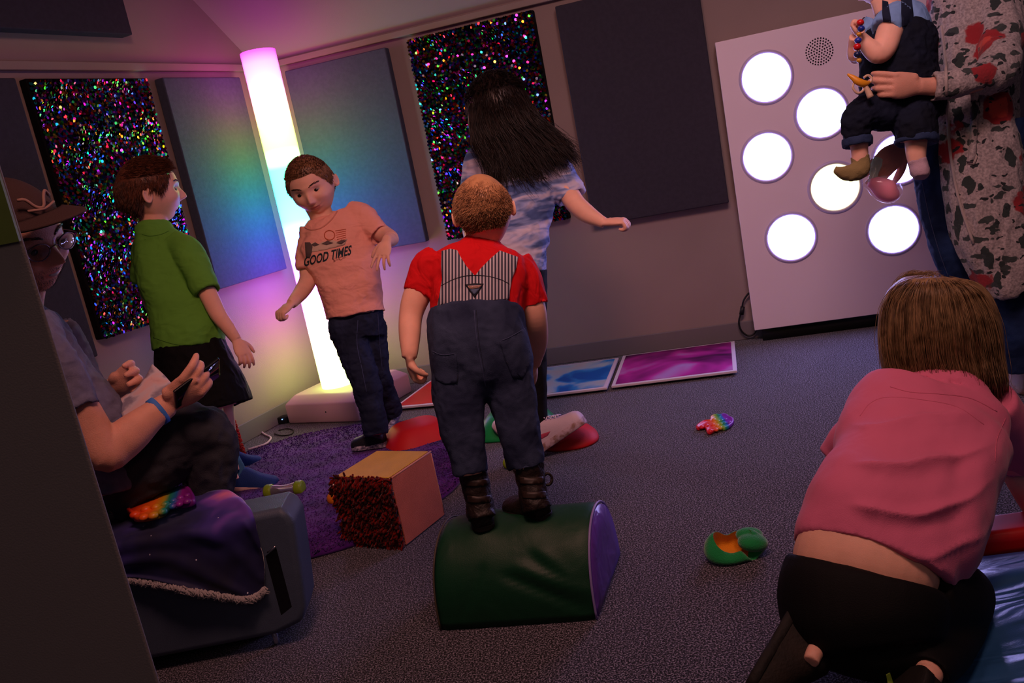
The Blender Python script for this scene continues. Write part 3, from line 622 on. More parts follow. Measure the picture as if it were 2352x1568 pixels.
def cloth(name, build, m, parent, voxel=.005, smooth=5, amp=.006, scale=14, stretch=(1, 1, 1), seed=0, ridge=False, amp2=0):
    q = MB(); build(q); me = remesh(q, voxel, smooth)
    if amp: folds(me, amp, scale, stretch, seed, None, ridge)
    if amp2: folds(me, amp2, scale*2.6, stretch, seed+5, None, True)
    return link(name, me, m, parent)
def shrink(secs, k, dk=0): return [(s[0], s[1], s[2]+dk, s[3]*k, *s[4:]) for s in secs]
def strand_bundle(mb, paths, n, spread, r0, r1, k=6, seed=0, wob=.0):
    """long hair: n strands, each a weighted blend of neighbouring guide paths"""
    g = np.random.default_rng(seed); GP = [np.array(catmull(p, k)) for p in paths]; m_ = min(len(p) for p in GP); GP = [p[:m_] for p in GP]; V = []; FF = []
    for i in range(n):
        t = g.uniform(0, len(GP)-1.001) if len(GP) > 1 else 0; a = int(t); f_ = t-a; p = GP[a]*(1-f_)+(GP[min(a+1, len(GP)-1)]*f_)
        o = g.normal(0, 1, 3)*spread; s = np.linspace(.35, 1.25, len(p))[:, None]; ph = g.uniform(0, 6.28, 3); u = np.linspace(0, 1, len(p))[:, None]
        p = p+o*s+wob*np.sin(u*9+ph)*u; cut = g.uniform(.6, 1); e = max(4, int(len(p)*cut)); p = p[:e]; kk = len(V)
        for j in range(e):
            d = nrm(p[min(j+1, e-1)]-p[max(j-1, 0)]); a1 = nrm(np.cross(d, A3(.3, .9, .2))); b1 = np.cross(d, a1); r = r0+(r1-r0)*(j/(e-1))**2
            for h_ in (0, 2.094, 4.189): V.append(p[j]+r*(math.cos(h_)*a1+math.sin(h_)*b1))
        for j in range(e-1):
            for q in range(3): FF.append((kk+j*3+q, kk+j*3+(q+1) % 3, kk+j*3+3+(q+1) % 3, kk+j*3+3+q))
    mb.add(V, FF); return mb
def fixb():  # tidy: give sole sub-parts their parents' frame
    pass
# ================================================================== SOFT DRUM, ARMCHAIR, MATS, TOYS
DA, DB = G(1012, 1450), G(1370, 1425); DW = G(1428, 1270)-DB; dax = nrm(DB-DA); dwx = nrm(DW-dax*(DW@dax)*.15); DWI = .30; DH = .197
DL0 = DA; DLen = .357
def arch(s, k=1.0, n=40):
    """outline of the end: flat base, bulging half-round top"""
    out = []
    for i in range(n+1):
        a = math.pi*i/n; x = -math.cos(a); y = math.sin(a)**.82; out.append((.5+.5*x*k, y*k))
    return out
q = MB(); R = []
for s, k in ((0.0, .96), (.012, 1.0), (.5, 1.0), (.988, 1.0), (1.0, .965)):
    R.append([DL0+dax*DLen*s+dwx*DWI*a+Z3*(.002+DH*b) for a, b in arch(s, k)])
drum = thing('soft_play_block', DA+dax*DLen/2+dwx*DWI/2, 'dark green half-round vinyl play block with a purple end', 'play block')
nA = len(R[0]); RR_ = []
for i in range(46):
    s = i/45; kk = 1-.04*(abs(2*s-1)**14); row = []
    for a, b in arch(0, kk, 60):
        p = DL0+dax*DLen*s+dwx*DWI*a+Z3*(.002+DH*b)
        # creases fanning out from the feet and a slight sag under the load
        row.append(p)
    RR_.append(row)
q = MB(); rings(q, RR_, closed=True, cap=(1, 0)); me = q.mesh('cover'); c = co_of(me); n = no_of(me)
u = (c-DA)@dax/DLen; v = (c-DA)@dwx/DWI; z = c[:, 2]/DH
f1 = np.zeros(len(c))
for cx, cz, dx, dz, w_, am in ((.42, .62, .75, -.66, .035, .006), (.50, .70, .8, -.6, .04, -.005), (.60, .80, .62, -.78, .04, .004), (.35, .75, -.3, -.9, .03, .003), (.66, .85, .5, -.85, .05, -.003)):
    zz = (z-cz); uu = (u-cx); al = uu*dx+zz*dz; pe = -uu*dz+zz*dx; f1 += am*np.exp(-(pe/w_)**2)*sst(0, .12, al)*sst(.9, .45, al)*(v < .5)
f1 -= .006*np.exp(-((u-.3)/.1)**2-((z-1)/.12)**2)+.005*np.exp(-((u-.62)/.12)**2-((z-1)/.1)**2)
set_co(me, c+n*f1[:, None]*1.3)
M_vg = mat('vinyl_green', hexc('0b3a22'), .5, .3, bump=.15, bscale=500, fold=.25, fscale=9, var=.15, vscale=6)
link('cover', me, M_vg, drum)
q = MB(); E_ = DA+dax*DLen; R = []
for k, o in ((.955, -.004), (.94, .004), (.6, .007), (.1, .008)):
    R.append([E_+dax*o+dwx*DWI*(.5+(a-.5)*k/.955*.955)+Z3*(.002+DH*0+DH*b*k*1.0+DH*(1-k)*.32) for a, b in arch(0, 1, 48)])
rings(q, R); q.build('end_panel', mat('vinyl_purple', hexc('5d3aa0'), .28, .5, fold=.35, fscale=14), drum)
q = MB(); tube(q, [E_+dwx*DWI*(.5+(a-.5)*.985)+Z3*(.003+DH*b*.985) for a, b in arch(0, 1, 30)], .0028, 8, 2); tube(q, [E_+Z3*.004+dwx*DWI*.01, E_+Z3*.004+dwx*DWI*.99], .0028, 8, 1)
q.build('piping', mat('piping_lilac', hexc('8a7bb5'), .4), drum)
q = MB(); tube(q, [DA+dwx*DWI*(.5+(a-.5)*.985)+Z3*(.003+DH*b*.985) for a, b in arch(0, 1, 30)], .0022, 8, 2); q.build('piping', mat('piping_dark', hexc('4a4236'), .6), drum)
# ------------------------------------------------------------------ armchair (only its near arm and seat show)
AY = 1.87; ap0, an = A3(0, AY, 0), A3(0, 1, 0)
def PY(x, y, yy=AY): return PL(x, y, A3(0, yy, 0), an)
chair = thing('armchair', A3(-1.1, 2.2, 0), 'low dark grey vinyl armchair with a galaxy blanket over its arm, left', 'armchair')
M_cv = mat('vinyl_grey', hexc('465264'), .5, .35, bump=.2, bscale=500, fold=.15, fscale=7)
prof = [PY(*p) for p in ((180, 1262), (560, 1186), (640, 1170), (662, 1178), (676, 1205), (690, 1300), (702, 1395), (694, 1432), (640, 1478), (560, 1500), (200, 1572))]
prof = [A3(p[0], p[1], max(p[2], .035)) for p in prof]
prof[0][2] = prof[1][2] = prof[2][2]
ATZ = prof[2][2]
q = MB(); th = A3(0, .125, 0); n = len(prof); q.add(prof+[p+th for p in prof], [tuple(range(n)), tuple(range(n, 2*n))[::-1]]+[(i, i+n, (i+1) % n+n, (i+1) % n) for i in range(n)])
q.build('arm', M_cv, chair, bevel=.018, seg=5)
q = MB(); a, b, c_, d_ = [PY(x, y, AY-.0005) for x, y in ((606, 1276), (636, 1252), (672, 1398), (644, 1418))]; q.box(a, b-a, A3(0, .012, 0), d_-a); q.build('pocket', mat('pocket_black', hexc('08080a'), .35, .5), chair, bevel=.004)
q = MB(); a, b = PY(614, 1268, AY-.004), PY(633, 1254, AY-.004); tube(q, [a, (a+b)/2-A3(0, .003, 0), b], .0018, 6, 3); q.build('zip_pull', mat('zip_metal', hexc('b8b8c0'), .3, .5, metal=1), chair)
q = MB(); q.box(A3(-1.55, 2.0, .035), A3(.66, 0, 0), A3(0, .42, 0), Z3*.20); q.build('seat', M_cv, chair, bevel=.03, seg=4)
q = MB(); q.box(A3(-1.6, 2.43, .035), A3(.5, 0, 0), A3(0, .12, 0), Z3*(ATZ-.04)); q.build('arm', M_cv, chair, bevel=.03, seg=4)
q = MB(); q.box(A3(-1.6, 1.9, .1), A3(.16, 0, .0), A3(0, .6, 0), Z3*.62+A3(-.15, 0, 0)); q.build('backrest', M_cv, chair, bevel=.03, seg=4)
for fx, fy in ((-.68, 1.9), (-1.15, 2.5), (-1.5, 1.9), (-1.5, 2.5)):
    q = MB(); rings(q, [[A3(fx+r*math.cos(t), fy+r*math.sin(t), z) for t in np.arange(16)*math.pi/8] for r, z in ((.006, .0), (.007, .006), (.006, .045))]); q.build('foot', mat('foot_chrome', hexc('aab0c0'), .25, .5, metal=.8), chair)
# blanket: a net of measured points over the arm top and down its side
top = lambda x, y, e=.006: G(x, y, ATZ+e); sd = lambda x, y, e=.010: PY(x, y, AY-e)
rows = [[top(250, 1180, .004), top(330, 1160, .012), top(400, 1146, .012), top(470, 1130, .02), top(520, 1124, .03), top(550, 1140, .02), top(562, 1152, .008)],
        [top(235, 1212), top(330, 1190, .008), top(400, 1176, .01), top(470, 1162, .016), top(530, 1152, .022), top(560, 1158, .02), top(578, 1172, .008)],
        [sd(240, 1252, .006), sd(330, 1234, .01), sd(400, 1222, .012), sd(480, 1206, .016), sd(548, 1196, .02), sd(575, 1200, .02), sd(590, 1212, .012)],
        [sd(255, 1290), sd(330, 1276, .018), sd(400, 1270, .022), sd(480, 1262, .022), sd(550, 1256, .02), sd(585, 1262), sd(602, 1270)],
        [sd(270, 1312), sd(330, 1316, .014), sd(400, 1322, .024), sd(480, 1328, .026), sd(550, 1330, .022), sd(590, 1325), sd(608, 1318)],
        [sd(280, 1322), sd(330, 1330, .016), sd(400, 1342, .026), sd(480, 1358, .028), sd(545, 1368, .024), sd(588, 1364), sd(606, 1350)]]
def net(rows, ku, kv):
    a = [catmull(r, ku) for r in rows]; return [catmull([a[i][j] for i in range(len(a))], kv) for j in range(len(a[0]))]
def blanket_mat():
    t = NT('galaxy_fleece'); tc = t.add('TexCoord'); b = t.b; b.inputs['Roughness'].default_value = .75; b.inputs['Sheen Weight'].default_value = .5; b.inputs['Sheen Roughness'].default_value = .3
    n = t.add('TexNoise', Scale=5.5, Detail=3, Distortion=.6); mp = t.add('Mapping'); mp.inputs['Location'].default_value = (.3, .2, .1); t.ln(tc.outputs['Object'], mp.inputs[0]); t.ln(mp.outputs[0], n.inputs['Vector'])
    sx = t.add('SeparateXYZ'); t.ln(tc.outputs['Object'], sx.inputs[0]); m1 = t.add('MapRange'); m1.inputs['From Min'].default_value = -.86; m1.inputs['From Max'].default_value = -.74; t.ln(sx.outputs[0], m1.inputs[0])
    m2 = t.add('MapRange'); m2.inputs['From Min'].default_value = ATZ-.10; m2.inputs['From Max'].default_value = ATZ+.0; t.ln(sx.outputs[2], m2.inputs[0]); ml = t.add('Math', _operation='MULTIPLY'); t.ln(m1.outputs[0], ml.inputs[0]); t.ln(m2.outputs[0], ml.inputs[1])
    m3 = t.add('Math', _operation='MULTIPLY'); m3.inputs[1].default_value = .30; t.ln(ml.outputs[0], m3.inputs[0]); a = t.add('Math', _operation='ADD'); t.ln(n.outputs[0], a.inputs[0]); t.ln(m3.outputs[0], a.inputs[1])
    r = t.ramp(a.outputs[0], [(.40, hexc('0a0b26')), (.60, hexc('191a52')), (.74, hexc('362a80')), (.86, hexc('7848b4')), (.97, hexc('d878a8'))])
    v = t.add('TexVoronoi', Scale=38); t.ln(tc.outputs['Object'], v.inputs['Vector']); rs = t.ramp(v.outputs['Distance'], [(.055, (1, 1, 1, 1)), (.085, (0, 0, 0, 1))]); n3 = t.add('TexNoise', Scale=22); t.ln(tc.outputs['Object'], n3.inputs['Vector']); rt_ = t.ramp(n3.outputs[0], [(.52, (0, 0, 0, 1)), (.56, (1, 1, 1, 1))]); mm = t.add('Math', _operation='MULTIPLY'); t.ln(rs.outputs[0], mm.inputs[0]); t.ln(rt_.outputs[0], mm.inputs[1])
    mx = t.add('MixRGB'); t.ln(mm.outputs[0], mx.inputs[0]); t.ln(r.outputs[0], mx.inputs[1]); mx.inputs[2].default_value = (.75, .75, .9, 1); t.ln(mx.outputs[0], b.inputs['Base Color']); return t.m
Rn = net(rows, 9, 9); V = np.array(Rn); nu, nv = V.shape[:2]; dn = np.zeros_like(V)
du_ = np.gradient(V, axis=0); dv_ = np.gradient(V, axis=1); nn_ = np.cross(du_, dv_); nn_ /= np.linalg.norm(nn_, axis=2)[..., None]
if nn_[nu//2, nv//2]@A3(0, -1, .5) < 0: nn_ = -nn_
for i in range(nu):
    for j in range(nv):
        s, t_ = i/(nu-1), j/(nv-1); ww = .5+.5*math.sin((t_*3.1-s*1.2+.35*math.sin(s*5))*7.0); V[i, j] += nn_[i, j]*(.009*ww**2*sst(.25, .5, t_)*(1-.6*s)+.003*noise.noise(Vector(V[i, j]*30)))
q = MB(); q.add(V.reshape(-1, 3), [(i*nv+j, (i+1)*nv+j, (i+1)*nv+j+1, i*nv+j+1) for i in range(nu-1) for j in range(nv-1)])
bl = q.build('blanket', blanket_mat()); so_ = bl.modifiers.new('s', 'SOLIDIFY'); so_.thickness = .004; so_.offset = 1
tag(bl, 'dark blue and purple galaxy fleece blanket draped over the arm of the armchair', 'blanket')
q = MB()
for i in range(nu-1):
    for j in range(12):
        s = rng.uniform(0, 1); p = V[i, nv-1]*(1-s)+V[i+1, nv-1]*s+A3(0, rng.uniform(-.004, .004), rng.uniform(-.003, .004)); tube(q, [p, p+A3(rng.normal(0, .004), -.004, -.006), p+A3(rng.normal(0, .006), -.003, -.013)], [.0022, .002, .0008], 5, 1)
q.build('fleece_hem', mat('fleece_white', hexc('a39c9c'), 1, .05, sheen=.3), bl)
# ------------------------------------------------------------------ bubble-popping toys
def popit(outline, z, cols, ax, label, parts, thick=.014):
    """rubber popping toy: outline px on the plane z, colour bands along axis ax"""
    pts = [G(x, y, z) for x, y in catmull([np.array(p, float) for p in outline+[outline[0]]], 5)[:-1]]; c = np.mean(pts, 0)
    root = tag(bpy.data.objects.new('popping_toy', None), label, 'toy'); col.objects.link(root); root.location = Vector(c)
    q = MB(); rings(q, [[c+(p-c)*k+Z3*h for p in pts] for k, h in ((.96, .0015), (1, .004), (1, thick-.003), (.97, thick), (.90, thick), (.88, thick-.003), (.5, thick-.003), (.1, thick-.003))])
    t = NT('rainbow_rubber'); tc = t.add('TexCoord'); vm = t.add('VectorMath', _operation='DOT_PRODUCT'); t.ln(tc.outputs['Object'], vm.inputs[0]); vm.inputs[1].default_value = tuple(ax[0]); mr = t.add('MapRange'); mr.inputs['From Min'].default_value = ax[1]; mr.inputs['From Max'].default_value = ax[2]; t.ln(vm.outputs['Value'], mr.inputs[0])
    r = t.ramp(mr.outputs[0], cols); t.ln(r.outputs[0], t.b.inputs['Base Color']); t.b.inputs['Roughness'].default_value = .4
    q.build('tray', t.m, root)
    for x, y, r_ in parts:
        p = G(x, y, z+thick-.003); q = MB(); ellip(q, p, (A3(r_, 0, 0), A3(0, r_, 0), Z3*r_*.75), 10); q.build('bubble', t.m, root)
    return root
def axis_of(p, q_, z): a, b = G(*p, z), G(*q_, z); d = nrm(b-a); return (d, float(a@d), float(b@d))
CR = [(0, hexc('c8102a')), (.30, hexc('d8202a')), (.42, hexc('e2542a')), (.52, hexc('d8902a')), (.60, hexc('8fae20')), (.68, hexc('1f9a6a')), (.76, hexc('1f6fd0')), (.80, hexc('7a2ac0')), (1, hexc('8a1fb0'))]
popit([(1599, 987), (1604, 981), (1618, 973), (1632, 971), (1634, 963), (1645, 958), (1655, 959), (1664, 957), (1672, 959), (1676, 963), (1685, 967), (1686, 975), (1678, 984), (1666, 990), (1657, 990), (1646, 992), (1634, 999), (1625, 999), (1622, 991), (1615, 986), (1603, 990)], 0, CR, axis_of((1600, 985), (1687, 970), 0), 'small rainbow popping toy on the open carpet, red at its left end',
      [(1612, 981, .009), (1623, 978, .009), (1640, 965, .009), (1638, 976, .008), (1632, 990, .010), (1650, 968, .008), (1648, 978, .007), (1645, 987, .008), (1658, 966, .007), (1657, 974, .007), (1655, 983, .008), (1667, 964, .007), (1665, 972, .007), (1663, 981, .007), (1676, 971, .009)])
CR2 = [(0, hexc('c8141a')), (.2, hexc('e04812')), (.42, hexc('e8701a')), (.55, hexc('b8a020')), (.62, hexc('2a8f60')), (.72, hexc('2060a8')), (.8, hexc('8a1f90')), (1, hexc('6a1878'))]
zb_ = ATZ+.022
popit([(291, 1180), (300, 1170), (335, 1158), (365, 1152), (384, 1140), (430, 1128), (446, 1142), (451, 1160), (430, 1168), (395, 1172), (380, 1188), (350, 1198), (315, 1202), (305, 1192)], zb_, CR2, axis_of((290, 1188), (451, 1145), zb_), 'rainbow popping toy lying on the galaxy blanket on the chair arm',
      [(310, 1182, .012), (330, 1188, .011), (335, 1170, .012), (352, 1184, .012), (358, 1165, .011), (374, 1175, .011), (380, 1158, .010), (396, 1163, .009), (398, 1150, .009), (412, 1158, .009), (414, 1144, .009), (430, 1152, .010), (430, 1138, .008)], .018)
# ------------------------------------------------------------------ felt pouch toy
PC = G(1693, 1285)+A3(0, .02, 0)
M_fg = mat('plush_green', hexc('1f8a48'), .95, .1, bump=.6, bscale=400, sheen=.6, var=.12, vscale=30); M_fy = mat('plush_yellow', hexc('d98a20'), .95, .1, bump=.5, bscale=400, sheen=.4)
pouch = thing('plush_pouch', PC, 'green plush pouch with yellow lining lying open on the carpet', 'toy'); nth = 72
pux, puy = nrm(A3(RX[0], RX[1], 0)), nrm(A3(-RX[1], RX[0], 0))
def prim(a): # rim height and radius: two lobes meet in notches, front-right notch deep
    zz = .046+.012*math.sin(a)+.010*math.cos(2*a+.3)-.040*math.exp(-((((a+.95+math.pi) % (2*math.pi))-math.pi)/.22)**2)-.010*math.exp(-((((a-1.7+math.pi) % (2*math.pi))-math.pi)/.3)**2); return zz
def pring(k, zf, zo=0): 
    out = []
    for i in range(nth):
        a = 2*math.pi*i/nth; rx_, ry_ = .071, .05; lob = 1+.05*math.cos(3*a+.5)-.08*math.exp(-((((a+.95+math.pi) % (2*math.pi))-math.pi)/.16)**2); sq = 1.0
        out.append(PC+pux*rx_*k*lob*math.cos(a)+puy*ry_*k*lob*math.sin(a)+Z3*(prim(a)*zf+zo))
    return out
q = MB(); rings(q, [pring(.45, 0, .001), pring(.78, 0, .003), pring(.98, .22), pring(1.02, .45), pring(.95, .7), pring(.78, .92), pring(.66, 1.0), pring(.62, .99)], cap=(1, 0)); q.build('shell', M_fg, pouch)
q = MB(); rings(q, [pring(.625, .985), pring(.64, .9), pring(.75, .6), pring(.8, .35), pring(.6, .12), pring(.1, .08, .002)], cap=(0, 1)); q.build('lining', M_fy, pouch)
q = MB(); ellip(q, PC+pux*.044+Z3*.032-puy*.012, (pux*.034, puy*.032, nrm(Z3-pux*.35)*.021), 16); ellip(q, PC+pux*.044+Z3*.038+puy*.016, (pux*.032, puy*.022, nrm(Z3-pux*.35)*.019), 12); me = remesh(q, .003, 5); link('end_lobe', me, M_fg, pouch)
# ------------------------------------------------------------------ play mats under the blonde girl
M_vb = mat('vinyl_blue', hexc('2c5a8c'), .30, .5, fold=.9, fscale=5, fstretch=(1, 3, 1), bump=.1, bscale=400)
m0 = A3(.40, 1.02, 0); mq = [G(2215, 1308), G(2600, 1262)]
fd = nrm(mq[1]-mq[0]); pd = A3(-fd[1], fd[0], 0)
q = MB(); o_ = G(2200, 1308)-fd*.22; ex = 1.15; ey = -pd*.95; nx_, ny_ = 60, 60; V = []
for i in range(nx_):
    for j in range(ny_):
        s, t_ = i/(nx_-1), j/(ny_-1); e = min(s, 1-s, t_, 1-t_); z = .05*min(1, e/.04)**.5; p = o_+fd*ex*s+ey*t_
        w_ = noise.noise(Vector((s*5.0, t_*11, .3)))*.012+.010*math.sin(t_*34+3*math.sin(s*6))*math.exp(-((t_-.12)/.12)**2); V.append(p+Z3*max(.001, z+(w_ if e > .03 else 0)))
q.add(V, [(i*ny_+j, (i+1)*ny_+j, (i+1)*ny_+j+1, i*ny_+j+1)[::-1] for i in range(nx_-1) for j in range(ny_-1)]); bm_ = q.build('play_mat', M_vb); tag(bm_, 'shiny blue vinyl play mat under the kneeling blonde child', 'mat')
q = MB(); o_ = G(2205, 1296)+fd*.0; q.box(o_-fd*.1+Z3*.001+pd*.004, fd*.95, pd*.10, Z3*.055); rm = q.build('play_wedge', mat('vinyl_red', hexc('c0181c'), .35, .4, fold=.15, fscale=6), bevel=.02, seg=5); tag(rm, 'red vinyl play wedge behind the blue mat at the right edge', 'mat')
# ================================================================== TODDLER ON THE DRUM (seen from behind)
def person(name, x, y, z, label): return thing(name, z if z is not None else 0, label, 'person')
M_denim = mat('denim_dark', hexc('28304a'), .85, .15, bump=.35, bscale=700, col2='1b2236', vscale=11, fold=.3, fscale=22)
M_denimw = mat('denim_washed', hexc('37415c'), .85, .15, bump=.35, bscale=700, col2='262e48', vscale=9, fold=.2, fscale=20)
M_stitch = mat('stitch', hexc('3f486a'), .8)
TD = thing('person', G(1165, 1200, DH), 'toddler in red shirt and striped denim overalls standing on the green block, back turned', 'person')
fw = nrm(A3(.05, 1, -.30)); upT = nrm(A3(.02, .30, 1))
hT = Head(P(1112, 487, 2.06), fw, upT+A3(-.02, 0, 0), .172)
tor = [(1108, 556, 2.07, 34, .9), (1106, 572, 2.06, 60, .62), (1104, 592, 2.05, 100, .58), (1102, 622, 2.04, 112, .62), (1098, 690, 2.02, 108, .68), (1094, 745, 2.01, 104, .74)]
armL = [(1010, 610, 2.05, 38, .95), (975, 648, 2.04, 35, .95), (953, 690, 2.03, 31, 1), (943, 730, 2.02, 27, 1), (941, 770, 2.00, 25, 1), (941, 805, 1.98, 20, .9), (940, 822, 1.975, 17, .8)]
armR = [(1185, 620, 2.06, 36, .95), (1208, 665, 2.06, 32, .95), (1224, 705, 2.06, 29, 1), (1232, 745, 2.08, 26, 1), (1236, 785, 2.13, 22, 1), (1230, 820, 2.18, 17, .9), (1226, 836, 2.20, 15, .85)]
trunk = [(1094, 714, 2.018, 108, .82), (1095, 745, 2.01, 112, .80), (1101, 800, 2.00, 119, .74), (1106, 845, 1.995, 118, .64), (1109, 885, 1.995, 100, .55), (1112, 915, 1.995, 60, .5)]
legL = [(1052, 830, 1.99, 62, 1.05), (1053, 905, 1.99, 63, 1.02), (1062, 985, 1.985, 50, 1), (1073, 1045, 1.985, 42, 1), (1080, 1088, 1.985, 39, 1)]
legR = [(1160, 830, 1.995, 62, 1.05), (1174, 905, 2.0, 57, 1.02), (1190, 985, 2.0, 48, 1), (1203, 1040, 2.0, 44, 1), (1210, 1072, 2.0, 43, 1)]
def b_(q):
    hT.add(q); vloft(q, [(1111, 530, 2.06, 42, .95), (1109, 558, 2.07, 38, .9), (1107, 580, 2.06, 45, .8)])
    vloft(q, shrink(tor, .86)); vloft(q, armL); vloft(q, armR); vloft(q, shrink(trunk, .85)); vloft(q, shrink(legL, .8)); vloft(q, shrink(legR, .8))
    hand(q, P(940, 822, 1.975), A3(.02, .25, -1)+A3(-.05, 0, 0), A3(1, .2, .2), .098, 1, (.8, .85, .9, .95), .8, .06, fr=.058)
    hand(q, P(1226, 836, 2.2), A3(-.1, .4, -1), A3(-1, .2, 0), .09, -1, (.5, .55, .6, .6), .5, .06)
body(TD, b_, .0026, M_skin, hT)
def f_(q):
    vloft(q, tor, pw=2.4); vloft(q, [(1012, 596, 2.05, 42, .85)]+[(988, 620, 2.045, 45, .9), (972, 650, 2.04, 40, .95), (960, 678, 2.035, 37, .95)], hollow=(0, .012))
    vloft(q, [(1180, 600, 2.06, 42, .85), (1202, 640, 2.06, 42, .9), (1216, 672, 2.06, 38, .95), (1226, 704, 2.06, 36, .95)], hollow=(0, .012))
    vloft(q, [(1110, 547, 2.07, 42, .95), (1108, 560, 2.07, 44, .92), (1106, 580, 2.06, 66, .7)], hollow=(.006, 0))
shT = cloth('shirt', f_, mat('cotton_red', hexc('c9151c'), .85, .15, bump=.2, bscale=700, fold=.5, fscale=26, fstretch=(1, 1, .6)), TD, .0042, 12, .004, 18, (1, 1, .5), 1, amp2=.0015)
def f_(q):
    vloft(q, trunk, pw=2.5); vloft(q, legL, hollow=(0, .012)); vloft(q, legR, hollow=(0, .012))
dnT = cloth('overalls', f_, M_denimw, TD, .0042, 14, .006, 16, (1, 1, .7), 2, amp2=.002)
# striped yoke with straps
t = NT('hickory_stripe'); uvn = t.add('UVMap'); uvn.uv_map = 'UVMap'; sp = t.add('SeparateXYZ'); t.ln(uvn.outputs[0], sp.inputs[0]); m1 = t.add('Math', _operation='MULTIPLY'); m1.inputs[1].default_value = 100/7.6; t.ln(sp.outputs[0], m1.inputs[0]); m2 = t.add('Math', _operation='FRACT'); t.ln(m1.outputs[0], m2.inputs[0])
r = t.ramp(m2.outputs[0], [(.0, hexc('b9b3bd')), (.38, hexc('b9b3bd')), (.5, hexc('2b2c40')), (.9, hexc('2b2c40')), (1, hexc('b9b3bd'))]); t.ln(r.outputs[0], t.b.inputs['Base Color']); t.b.inputs['Roughness'].default_value = .85; M_hick = t.m
comb_ = MB(); tr = bvh_of(shT)
bib = patch('yoke', [(1014, 576), (1034, 571), (1050, 574), (1058, 590), (1072, 612), (1091, 633), (1104, 616), (1128, 592), (1148, 575), (1168, 582), (1190, 590), (1186, 614), (1176, 640), (1171, 668), (1170, 686), (1160, 690), (1130, 694), (1108, 702), (1088, 711), (1066, 704), (1040, 699), (1004, 702), (1010, 672), (1015, 640), (1013, 610)], tr, .0045, M_hick, TD, 6, .004)
bt = bvh_of(bib)
strip('yoke_seam', [(1013, 656), (1040, 642), (1066, 634), (1090, 632), (1120, 634), (1150, 642), (1174, 654)], bt, .8, .0006, mat('thread_dark', hexc('23212e'), .8), bib)
strip('yoke_seam', [(1012, 699), (1040, 696), (1066, 700), (1088, 707), (1108, 698), (1130, 690), (1165, 686)], bt, .8, .0006, _mats['thread_dark'], bib)
lg = patch('logo_patch', [(1068, 653), (1090, 650), (1111, 651), (1101, 668), (1090, 683), (1079, 669)], bt, .0018, mat('patch_navy', hexc('15131f'), .7), bib, 4, .0015)
lt = bvh_of(lg)
patch('logo_field', [(1074, 656), (1090, 654), (1106, 655), (1099, 666), (1090, 677), (1081, 667)], lt, .0008, mat('patch_blue', hexc('4a5a78'), .7), lg, 4, .0006)
patch('logo_bar', [(1074, 656), (1105, 655), (1100, 662), (1078, 663)], lt, .0016, mat('patch_cream', hexc('c59a86'), .7), lg, 4, .0005)
print_text('logo_lettering', "OSHKOSH", (1077, 662), (1102, 661), 5, lt, mat('patch_ink', hexc('1a1420'), .7), lg, .0024)
dt = bvh_of(dnT)
strip('seam', [(1089, 712), (1093, 760), (1098, 800), (1108, 850), (1116, 890)], dt, 1.2, .0005, M_stitch, dnT)
strip('seam', [(1094, 712), (1098, 760), (1103, 800), (1112, 850)], dt, .6, .0005, mat('stitch_dark', hexc('161a2a'), .8), dnT)
for pk in ([(992, 805), (1005, 812), (1020, 815), (1048, 812), (1052, 860), (1050, 880), (1022, 882), (1000, 872), (992, 840)], [(1147, 784), (1175, 772), (1208, 752), (1218, 790), (1222, 830), (1200, 870), (1178, 868), (1162, 830)]):
    pp = patch('back_pocket', pk, dt, .0022, M_denimw, dnT, 7, .002); pt = bvh_of(pp)
    strip('pocket_stitch', pk[:4] if pk[0][0] < 1100 else pk[:3], pt, .9, .0004, M_stitch, pp); strip('pocket_stitch', pk[3:8] if pk[0][0] < 1100 else pk[5:]+[pk[0]], pt, .6, .0004, _mats['stitch_dark'], pp)
q = MB(); vloft(q, [(1084, 1076, 1.986, 43, 1), (1086, 1086, 1.986, 44, 1), (1087, 1094, 1.986, 43, 1)], hollow=(.006, .006)); 
